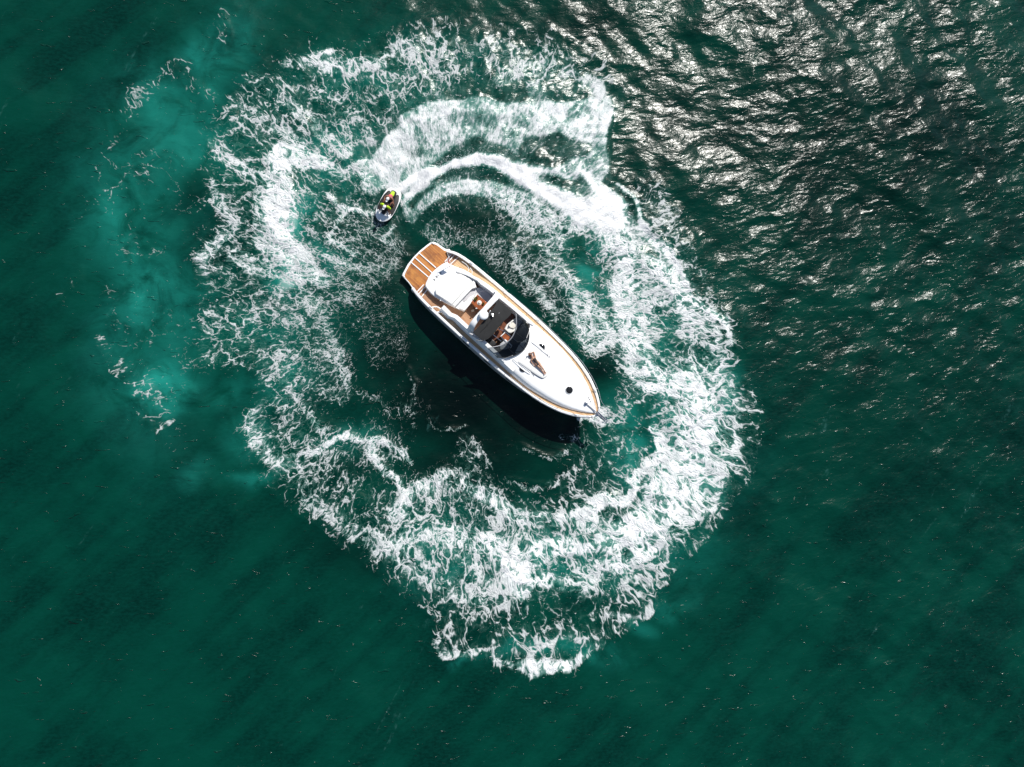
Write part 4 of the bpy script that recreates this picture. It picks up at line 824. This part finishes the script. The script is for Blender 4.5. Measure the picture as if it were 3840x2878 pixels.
# ---------------------------------------------------------------- people
def skinmesh(name, V_, E_, mat, parent=None, origin=None, sub=2):
    """V_: name -> (point, rx, ry); E_: pairs; the first vertex is the root"""
    names = list(V_); ix = {k: i for i, k in enumerate(names)}
    og = Vector(origin) if origin is not None else Vector((0, 0, 0))
    m = bpy.data.meshes.new(name); m.from_pydata([tuple(Vector(V_[k][0]) - og) for k in names], [(ix[a], ix[b]) for a, b in E_], [])
    o = bpy.data.objects.new(name, m); COL.objects.link(o)
    md = o.modifiers.new('skin', 'SKIN'); md.use_smooth_shade = True
    sk = m.skin_vertices[0].data if len(m.skin_vertices) else None
    if sk is None:
        bm = bmesh.new(); bm.from_mesh(m); bm.verts.layers.skin.verify(); bm.to_mesh(m); bm.free(); sk = m.skin_vertices[0].data
    for i, k in enumerate(names): sk[i].radius = (V_[k][1], V_[k][2]); sk[i].use_root = (i == 0)
    if sub: s_ = o.modifiers.new('sub', 'SUBSURF'); s_.levels = s_.render_levels = sub
    dg = bpy.context.evaluated_depsgraph_get(); dg.update(); ev = o.evaluated_get(dg)
    nm = bpy.data.meshes.new_from_object(ev); o.modifiers.clear(); o.data = nm
    nm.polygons.foreach_set('use_smooth', [True] * len(nm.polygons)); nm.materials.clear(); nm.materials.append(MT[mat]); nm.name = name
    if parent: o.parent = parent
    else: o.location = og
    return o
def hand(V_, E_, wrist, pre, d, side, s=1.0, curl=.35, up=Vector((0, 0, 1))):
    """palm and five fingers rooted at the wrist; d points along the hand, side toward the thumb"""
    d = Vector(d).normalized(); side = Vector(side); side = (side - d * side.dot(d)).normalized(); n = d.cross(side)
    w0 = Vector(V_[wrist][0]); palm = w0 + d * .05 * s; V_[pre + 'p'] = (palm, .022 * s, .014 * s); E_.append((wrist, pre + 'p'))
    for k, (off, ln) in enumerate(((.030, .075), (.011, .085), (-.008, .080), (-.026, .062))):
        a = palm + d * .045 * s + side * off * s; b = a + d * ln * .55 * s - up * curl * .02 * s; c = b + d * ln * .4 * s - up * curl * .05 * s
        V_[pre + 'a%d' % k] = (a, .0095 * s, .009 * s); V_[pre + 'b%d' % k] = (b, .008 * s, .008 * s); V_[pre + 'c%d' % k] = (c, .0065 * s, .0065 * s)
        E_ += [(pre + 'p', pre + 'a%d' % k), (pre + 'a%d' % k, pre + 'b%d' % k), (pre + 'b%d' % k, pre + 'c%d' % k)]
    a = w0 + d * .03 * s + side * .035 * s; b = a + (d * .7 + side * .7) * .035 * s; V_[pre + 't1'] = (a, .011 * s, .010 * s); V_[pre + 't2'] = (b, .008 * s, .008 * s)
    E_ += [(pre + 'p', pre + 't1'), (pre + 't1', pre + 't2')]
def W(px, py, z): return at(px, py, z)

# --- the woman on the sunbed, on her back with one arm behind her head
q0 = yacht.matrix_basis @ Vector((0, 0, 0))
ylo = L(2013, 1362, 2.6); bedz = zroof(ylo.x, ylo.y) + .115
def Wb(px, py, dz): return W(px, py, bedz + dz)
hip = Wb(2014, 1362, .10); chest = Wb(2003.5, 1348, .115); neck = Wb(1997, 1339.5, .12); head = Wb(1992.5, 1333, .15)
ax = (hip - neck).normalized(); sd = Vector((-ax.y, ax.x, 0)).normalized()           # sd: to the upper right of the picture
if sd.y < 0: sd = -sd
V_ = {}; E_ = []
V_['pelvis'] = (hip, .135, .085); V_['waist'] = (hip - ax * .17, .105, .075); V_['chest'] = (chest - ax * .02, .135, .09); V_['neckb'] = (neck + ax * .03, .06, .05); V_['skull0'] = (neck - ax * .05, .05, .055); V_['skull'] = (head - ax * .03, .075, .088); V_['crown'] = (head - ax * .11, .055, .065)
E_ += [('pelvis', 'waist'), ('waist', 'chest'), ('chest', 'neckb'), ('neckb', 'skull0'), ('skull0', 'skull'), ('skull', 'crown')]
shl = neck + ax * .08 + sd * .155; shr = neck + ax * .08 - sd * .155
V_['shl'] = (shl + Vector((0, 0, .0)), .05, .05); V_['shr'] = (shr, .05, .05); E_ += [('chest', 'shl'), ('chest', 'shr')]
el = Wb(2001.5, 1319.5, .07); wl = head - ax * .13 + sd * .03 + Vector((0, 0, -.02))
V_['ell'] = (el, .038, .038); V_['wrl'] = (wl, .027, .024); E_ += [('shl', 'ell'), ('ell', 'wrl')]
er = Wb(1990.5, 1356, .06); wr = Wb(2001.5, 1369, .07)
V_['elr'] = (er, .038, .038); V_['wrr'] = (wr, .026, .023); E_ += [('shr', 'elr'), ('elr', 'wrr')]
hand(V_, E_, 'wrl', 'hl', (head - ax * .12 - sd * .1) - wl, -ax); hand(V_, E_, 'wrr', 'hr', Wb(2008, 1376, .05) - wr, sd)
for s_, nm_, kn, an, to in ((1, 'l', Wb(2032, 1378, .22), Wb(2043, 1394.5, .06), Wb(2049, 1401, .10)), (-1, 'r', Wb(2025.5, 1380.5, .13), Wb(2038, 1398.5, .055), Wb(2044.5, 1405.5, .10))):
    h_ = hip + sd * s_ * .085 + ax * .04; V_['hip' + nm_] = (h_, .095, .085); V_['th' + nm_] = (h_.lerp(kn, .5), .078, .075); V_['kn' + nm_] = (kn, .054, .054); V_['cf' + nm_] = (kn.lerp(an, .35), .054, .052); V_['an' + nm_] = (an, .034, .034)
    V_['he' + nm_] = (an + (an - kn).normalized() * .04, .036, .034); V_['to' + nm_] = (to, .038, .02)
    E_ += [('pelvis', 'hip' + nm_), ('hip' + nm_, 'th' + nm_), ('th' + nm_, 'kn' + nm_), ('kn' + nm_, 'cf' + nm_), ('cf' + nm_, 'an' + nm_), ('an' + nm_, 'he' + nm_), ('he' + nm_, 'to' + nm_)]
og = Vector((hip.x, hip.y, bedz))
woman = skinmesh('person', V_, E_, 'skin', None, og)
tag(woman, 'person in a dark swimsuit and sunglasses sunbathing on the white foredeck cushion', 'person')
SV = {'a': (hip + ax * .02, .142, .098), 'b': (hip - ax * .17, .112, .086), 'c': (chest - ax * .0, .143, .103), 'd': (chest - ax * .09, .12, .085), 'e': (hip + ax * .10, .075, .075)}
skinmesh('swimsuit', SV, [('a', 'b'), ('b', 'c'), ('c', 'd'), ('a', 'e')], 'suit', woman, og)
for s_ in (-1, 1): bm = B(); tube(bm, [chest - ax * .09 + sd * s_ * .07 + Vector((0, 0, .075)) - og, neck + ax * .06 + sd * s_ * .09 + Vector((0, 0, .055)) - og, neck + ax * .08 + sd * s_ * .10 + Vector((0, 0, -.02)) - og], .012, 6); mobj('swimsuit_strap', bm, 'suit', woman)
rh = Matrix((sd, -ax, sd.cross(-ax))).transposed()
bm = B(); ellip(bm, head - ax * .065 - Vector((0, 0, .03)) - og, (.098, .115, .085), rh, 18, 12); ellip(bm, head - ax * .09 - sd * .07 - Vector((0, 0, .05)) - og, (.06, .13, .05), rh); ellip(bm, head + ax * .03 - sd * .11 - Vector((0, 0, .06)) - og, (.045, .12, .035), rh)
mobj('hair', bm, 'hair', woman)
bm = B(); ellip(bm, head - ax * .01 + Vector((0, 0, .105)) - og, (.013, .022, .018), rh); mobj('nose', bm, 'skin', woman)
bm = B(); ellip(bm, head + ax * .03 + Vector((0, 0, .082)) - og, (.024, .009, .008), rh); mobj('mouth', bm, 'red', woman)
bm = B()
for s_ in (-1, 1): ellip(bm, head - ax * .04 + sd * s_ * .034 + Vector((0, 0, .092)) - og, (.03, .021, .010), rh)
tube(bm, [head - ax * .04 + sd * s_ * .05 + Vector((0, 0, .095)) - og for s_ in (-1, 1)], .004, 5); mobj('sunglasses', bm, 'glass', woman)

# ---------------------------------------------------------------- personal watercraft
PB = at(1424, 831, .35); PS = at(1484, 712, .35); ph = math.atan2(PB.y - PS.y, PB.x - PS.x); PO = (PB + PS) / 2; PO.z = 0
ski = empty('personal_watercraft', (PO.x, PO.y, 0.02), ph)
tag(ski, 'white and black personal watercraft carving a wake above the yacht stern', 'jet ski')
PL = (PB - PS).length / 2
def pw(x): return interp(x / PL, [(-1, .30), (-.93, .42), (-.8, .49), (-.5, .54), (-.1, .56), (.25, .55), (.5, .52), (.7, .45), (.85, .34), (.95, .20), (1, .06)])
sx = [t * PL for t in (-1, -.97, -.9, -.75, -.5, -.2, .1, .3, .5, .65, .78, .88, .95, .985, 1)]
bm = B(); rows = []
for x in sx:
    w_ = pw(x); u = x / PL; zt = .34 + .10 * max(0, u) ** 2
    half = [(x - .22 * max(0, u) ** 3, 0, -.22 + .30 * max(0, u) ** 3), (x - .08 * max(0, u), w_ * .75, -.10 + .22 * max(0, u) ** 2), (x, w_ * 1.0, .12 + .12 * max(0, u) ** 2), (x, w_ * 1.03, zt - .08)]
    rows.append([(a, -b, c) for a, b, c in half[::-1]] + [(a, b, c) for a, b, c in half[1:]])
V = grid(bm, rows); bm.faces.new(V[0]); bm.faces.new(V[-1][::-1]); mobj('hull', bm, 'dkhull', ski, ang=35)
bm = B(); rows = []
for x in sx:
    w_ = pw(x); u = x / PL; zt = .34 + .10 * max(0, u) ** 2; cr = .05 if u < .3 else .05 + .22 * math.sin(min(1, (u - .3) / .55) * math.pi) * .9
    half = [(x, w_ * 1.05, zt - .09), (x, w_ * 1.06, zt - .03), (x, w_ * .98, zt), (x, w_ * .72, zt + cr * .45), (x, w_ * .35, zt + cr * .9), (x, 0, zt + cr)]
    rows.append(half + [(a, -b, c) for a, b, c in half[::-1][1:]])
V = grid(bm, rows); bm.faces.new(V[0]); bm.faces.new(V[-1][::-1]); mobj('deck', bm, 'gel', ski, ang=40)
for s in (-1, 1):
    bm = B(); pts = [(-.68, .16), (-.80, .26), (-.74, .38), (-.45, .49), (0, .535), (.30, .53), (.48, .46), (.60, .30), (.60, .10), (.2, .13), (-.3, .14)]
    prism(bm, [(a * PL, s * b * 1.06) for a, b in pts], .30, .405, .012); mobj('footwell', bm, 'black', ski)
bm = B(); rows = []
for x, w_, z in ((-.86, .10, .56), (-.80, .17, .66), (-.5, .19, .72), (-.15, .17, .70), (.12, .15, .74), (.3, .10, .80)):
    rows.append([(x * PL, w_ * 1.15, .36), (x * PL, w_, z - .07), (x * PL, w_ * .7, z), (x * PL, 0, z + .015), (x * PL, -w_ * .7, z), (x * PL, -w_, z - .07), (x * PL, -w_ * 1.15, .36)])
V = grid(bm, rows); bm.faces.new(V[0]); bm.faces.new(V[-1][::-1]); mobj('seat', bm, 'black', ski, ang=60)
bm = B(); prism(bm, [(.32 * PL, .13), (.50 * PL, .16), (.62 * PL, .08), (.62 * PL, -.08), (.50 * PL, -.16), (.32 * PL, -.13)], .40, .74, .05); mobj('console', bm, 'black', ski)
bm = B(); tube(bm, smoothpath([(.22 * PL, .36, .90), (.30 * PL, .22, .88), (.37 * PL, 0, .84), (.30 * PL, -.22, .88), (.22 * PL, -.36, .90)], 4), .020, 8); hbr = mobj('handlebar', bm, 'black', ski)
for s in (-1, 1):
    bm = B(); tube(bm, [(.215 * PL, s * .37, .902), (.275 * PL, s * .26, .886)], .026, 8); mobj('grip', bm, 'blackr', hbr)
    bm = B(); prism(bm, [(.50 * PL, s * .28), (.60 * PL, s * .26), (.60 * PL, s * .40), (.52 * PL, s * .42)], .50, .58, .02); mobj('mirror', bm, 'gel', ski)
bm = B(); prism(bm, [(-.98 * PL, .22), (-.98 * PL, -.22), (-.86 * PL, -.28), (-.86 * PL, .28)], .36, .40, .01); mobj('rear_step', bm, 'gel', ski)
PM = Matrix.Translation(Vector((PO.x, PO.y, .02))) @ Matrix.Rotation(ph, 4, 'Z')
def rider(name, seatx, lean, headfwd, hands, feet, mats, label, turn=0.0):
    T = lambda x, y, z: PM @ Vector((x, y, z))
    hipz = .80; V_ = {}; E_ = []
    cx = seatx + lean * .45
    V_['pelvis'] = (T(seatx, 0, hipz), .12, .15); V_['waist'] = (T(seatx + lean * .18, 0, hipz + .17), .11, .14); V_['chest'] = (T(cx, 0, hipz + .38), .12, .155); V_['nb'] = (T(cx + lean * .2, 0, hipz + .50), .055, .06)
    V_['n'] = (T(cx + headfwd * .4, turn * .3, hipz + .57), .05, .05); V_['hd'] = (T(cx + headfwd, turn, hipz + .68), .088, .08); V_['cr'] = (T(cx + headfwd, turn, hipz + .76), .065, .06)
    E_ += [('pelvis', 'waist'), ('waist', 'chest'), ('chest', 'nb'), ('nb', 'n'), ('n', 'hd'), ('hd', 'cr')]
    for s in (-1, 1):
        k = 'l' if s > 0 else 'r'; sh = T(cx + .03, s * .19, hipz + .44); hn = T(*hands[0 if s > 0 else 1]); mid = sh.lerp(hn, .48) + (PM.to_3x3() @ Vector((-.03, s * .10, -.07)))
        V_['sh' + k] = (sh, .06, .06); V_['el' + k] = (mid, .042, .042); V_['wr' + k] = (hn, .028, .026); E_ += [('chest', 'sh' + k), ('sh' + k, 'el' + k), ('el' + k, 'wr' + k)]
        fw = PM.to_3x3() @ Vector((1, 0, -.2)); hand(V_, E_, 'wr' + k, 'h' + k, fw, PM.to_3x3() @ Vector((0, -s, 0)), 1.0, 1.1)
        kn = T(seatx + .36, s * .30, .72); an = T(seatx + .30 + feet, s * .36, .46); tp = T(seatx + .47 + feet, s * .37, .42)
        V_['hp' + k] = (T(seatx + .05, s * .13, hipz - .02), .10, .095); V_['kn' + k] = (kn, .062, .062); V_['cf' + k] = (kn.lerp(an, .4), .056, .056); V_['an' + k] = (an, .038, .038); V_['to' + k] = (tp, .045, .028)
        E_ += [('pelvis', 'hp' + k), ('hp' + k, 'kn' + k), ('kn' + k, 'cf' + k), ('cf' + k, 'an' + k), ('an' + k, 'to' + k)]
    og = T(seatx, 0, .72); o = skinmesh('person', V_, E_, 'skin2', None, og); tag(o, label, 'person', 'riders on the personal watercraft')
    VV = {'a': (V_['pelvis'][0] + Vector((0, 0, .03)), .125, .15), 'b': (V_['waist'][0], .15, .18), 'c': (V_['chest'][0], .17, .215), 'd': (V_['nb'][0] - Vector((0, 0, .01)), .115, .15)}
    skinmesh('life_vest', VV, [('a', 'b'), ('b', 'c'), ('c', 'd')], mats[0], o, og)
    if mats[1]:
        for k in 'lr':
            a, b, c = V_['sh' + k][0], V_['el' + k][0], V_['wr' + k][0]
            skinmesh('sleeve', {'q': (V_['nb'][0].lerp(a, .35), .085, .085), 's': (a, .095, .095), 'e': (b, .068, .068), 'w': (b.lerp(c, .75), .045, .045)}, [('q', 's'), ('s', 'e'), ('e', 'w')], mats[1], o, og)
    VS = {'a': (V_['pelvis'][0], .135, .165)}
    for k in 'lr': VS['h' + k] = (V_['hp' + k][0], .115, .11); VS['k' + k] = (V_['hp' + k][0].lerp(V_['kn' + k][0], .7), .085, .085)
    skinmesh('shorts', VS, [('a', 'hl'), ('hl', 'kl'), ('a', 'hr'), ('hr', 'kr')], 'black', o, og)
    hd = V_['hd'][0] - og; R3 = PM.to_3x3()
    bm = B(); ellip(bm, hd + Vector((0, 0, .015)) + R3 @ Vector((-.02, 0, 0)), (.112, .098, .10), R3, 16, 10); mobj('hair', bm, 'hair', o)
    bm = B(); ellip(bm, hd + Vector((0, 0, .065)), (.118, .105, .085), R3, 18, 12)
    pk = [R3 @ Vector(p) + hd for p in ((.06, -.085, .07), (.20, -.05, .045), (.225, 0, .045), (.20, .05, .045), (.06, .085, .07))]
    tp = [bm.verts.new(p) for p in pk]; bt = [bm.verts.new(p - Vector((0, 0, .012))) for p in pk]; bm.faces.new(tp); bm.faces.new(bt[::-1])
    for i in range(5): bm.faces.new((tp[i], bt[i], bt[(i + 1) % 5], tp[(i + 1) % 5]))
    mobj('cap', bm, 'straw2', o)
    bm = B(); ellip(bm, hd + R3 @ Vector((.105, 0, .0)), (.02, .013, .02), R3); mobj('nose', bm, 'skin2', o)
    bm = B()
    for s in (-1, 1): ellip(bm, hd + R3 @ Vector((.088, s * .032, .025)), (.012, .026, .017), R3)
    mobj('sunglasses', bm, 'glass', o)
    return o
MT['straw2'] = plain('white_cap_cotton', (.84, .84, .84), .7, var=.04)
rider('person', .10, .40, .20, ((.30 * PL, .31, .93), (.30 * PL, -.31, .93)), .0, ('black', 'lime'), 'person in white cap, lime sleeves and black vest steering the watercraft', .02)
rider('person', -.50, .38, .26, ((-.02, .24, 1.12), (-.02, -.24, 1.12)), .0, ('pink', None), 'person in white cap and coral pink vest holding on behind the driver', -.02)
bm = B()
bp = [(-.96, .10), (-1.0, .0), (-.96, -.10), (-.80, -.13), (-.70, -.10), (-.70, .10), (-.80, .13)]
prism(bm, [(a * PL + .28, b) for a, b in bp], .73, .80, .02); pk_ = mobj('seat_pad', bm, 'lime', ski)

# ---------------------------------------------------------------- things left on the cockpit table and sole
def yput(px, py, z): p = L(px, py, z); return yacht.matrix_basis @ p
def thing(name, px, py, z, label, cat, group=None): return tag(empty(name, yput(px, py, z)), label, cat, group)
t = thing('sun_hat', 1797.5, 1136, 1.655, 'round white sun hat lying on the dark wooden cockpit table', 'hat')
bm = B(); lathe(bm, (0, 0, 0), [(.15, .005), (.152, .012), (.12, .022), (.085, .03), (.078, .085), (.06, .105), (.02, .112)], 28); hat = mobj('hat_crown_and_brim', bm, 'straw', t)
bm = B(); lathe(bm, (0, 0, 0), [(.083, .032), (.088, .034), (.086, .055), (.080, .055)], 24); mobj('hat_band', bm, 'whitec', t)
def plant(px, py, r, n, label, fruit=False):
    t = thing('potted_plant', px, py, 1.655, label, 'plant', 'greenery on the cockpit table')
    bm = B(); lathe(bm, (0, 0, 0), [(.04, 0), (.055, .07), (.058, .07), (.05, .06), (.01, .06)], 16); mobj('pot', bm, 'terra', t)
    bm = B()
    for k in range(n):
        a = rng.random() * 6.28; e = rng.random() * 1.1 + .1; c = Vector((math.cos(a) * math.cos(e), math.sin(a) * math.cos(e), math.sin(e))) * r * (.5 + .5 * rng.random()) + Vector((0, 0, .06))
        t_ = c.normalized(); s_ = t_.cross(Vector((0, 0, 1))).normalized() * .016; d_ = t_ * .04
        bm.faces.new([bm.verts.new(c - d_), bm.verts.new(c + s_), bm.verts.new(c + d_ + Vector((0, 0, -.01))), bm.verts.new(c - s_)])
    mobj('foliage', bm, 'leaf', t, False)
    if fruit:
        for q in ((-.07, .05, .07), (-.02, .09, .06), (-.08, -.01, .06)):
            bm = B(); ellip(bm, q, (.028, .028, .028)); mobj('fruit', bm, 'citrus', t)
plant(1784, 1122, .12, 130, 'bushy green plant with yellow fruit beside the white sun hat', True); plant(1812, 1141, .08, 60, 'small green plant on the right of the white sun hat')
t = thing('coffee_cup', 1786, 1157, 1.655, 'small white cup on the near edge of the cockpit table', 'cup'); bm = B(); lathe(bm, (0, 0, 0), [(.03, 0), (.045, .02), (.048, .07), (.043, .07), (.035, .02), (.005, .015)], 18); mobj('cup_body', bm, 'gel', t); bm = B(); tube(bm, smoothpath([(.045, 0, .06), (.075, 0, .05), (.07, 0, .02), (.04, 0, .02)], 3), .006, 6); mobj('cup_handle', bm, 'gel', t)
t = thing('folded_towel', 1773, 1166, 1.005, 'cream folded towel lying on the teak cockpit sole', 'towel'); bm = B(); box(bm, (0, 0, .02), (.20, .13, .04), HEAD + 1.0, .012); mobj('towel_fold', bm, 'paper', t); bm = B(); box(bm, (.03, .02, .05), (.12, .12, .02), HEAD + .9, .008); mobj('towel_fold', bm, 'paper', t)

# ---------------------------------------------------------------- spray thrown up by the watercraft
def spray(name, pts, n, sp, hz, smin, smax, label):
    bm = B(); P = smoothpath([tuple(at(a, b, 0)) for a, b in pts], 6)
    for _ in range(n):
        i = int(rng.random() ** 1.3 * (len(P) - 1)); p = P[i].lerp(P[min(i + 1, len(P) - 1)], rng.random()); t = i / len(P)
        q = p + Vector((rng.normal() * sp * (.25 + t), rng.normal() * sp * (.25 + t), .15 + abs(rng.normal()) * hz * (.4 + math.sin(min(1, t * 1.6) * math.pi))))
        r = smin + (smax - smin) * rng.random() ** 3
        vs = [bm.verts.new(q + Vector(d) * r) for d in ((1, 0, 0), (-1, 0, 0), (0, 1, 0), (0, -1, 0), (0, 0, 1), (0, 0, -1))]
        for a, b, c in ((0, 2, 4), (2, 1, 4), (1, 3, 4), (3, 0, 4), (2, 0, 5), (1, 2, 5), (3, 1, 5), (0, 3, 5)): bm.faces.new((vs[a], vs[b], vs[c]))
    o = mobj(name, bm, 'spray', None, False); tag(o, label, 'spray', None, 'stuff'); return o
MT['spray'] = plain('white_water_drops', (.88, .89, .90), .5, var=.02)
U = 3840 / 2212
spray('spray', [(1505 , 722), (1560, 690), (1640, 640), (1720, 610), (1810, 592), (1900, 600)], 3000, .40, .22, .007, .02, 'white spray thrown up along the fresh wake of the watercraft')
spray('spray', [(1470, 712), (1480, 660), (1500, 600), (1530, 540), (1580, 480), (1700, 420)], 3000, .9, .2, .007, .018, 'fine spray fanned out over the outer side of the turn')
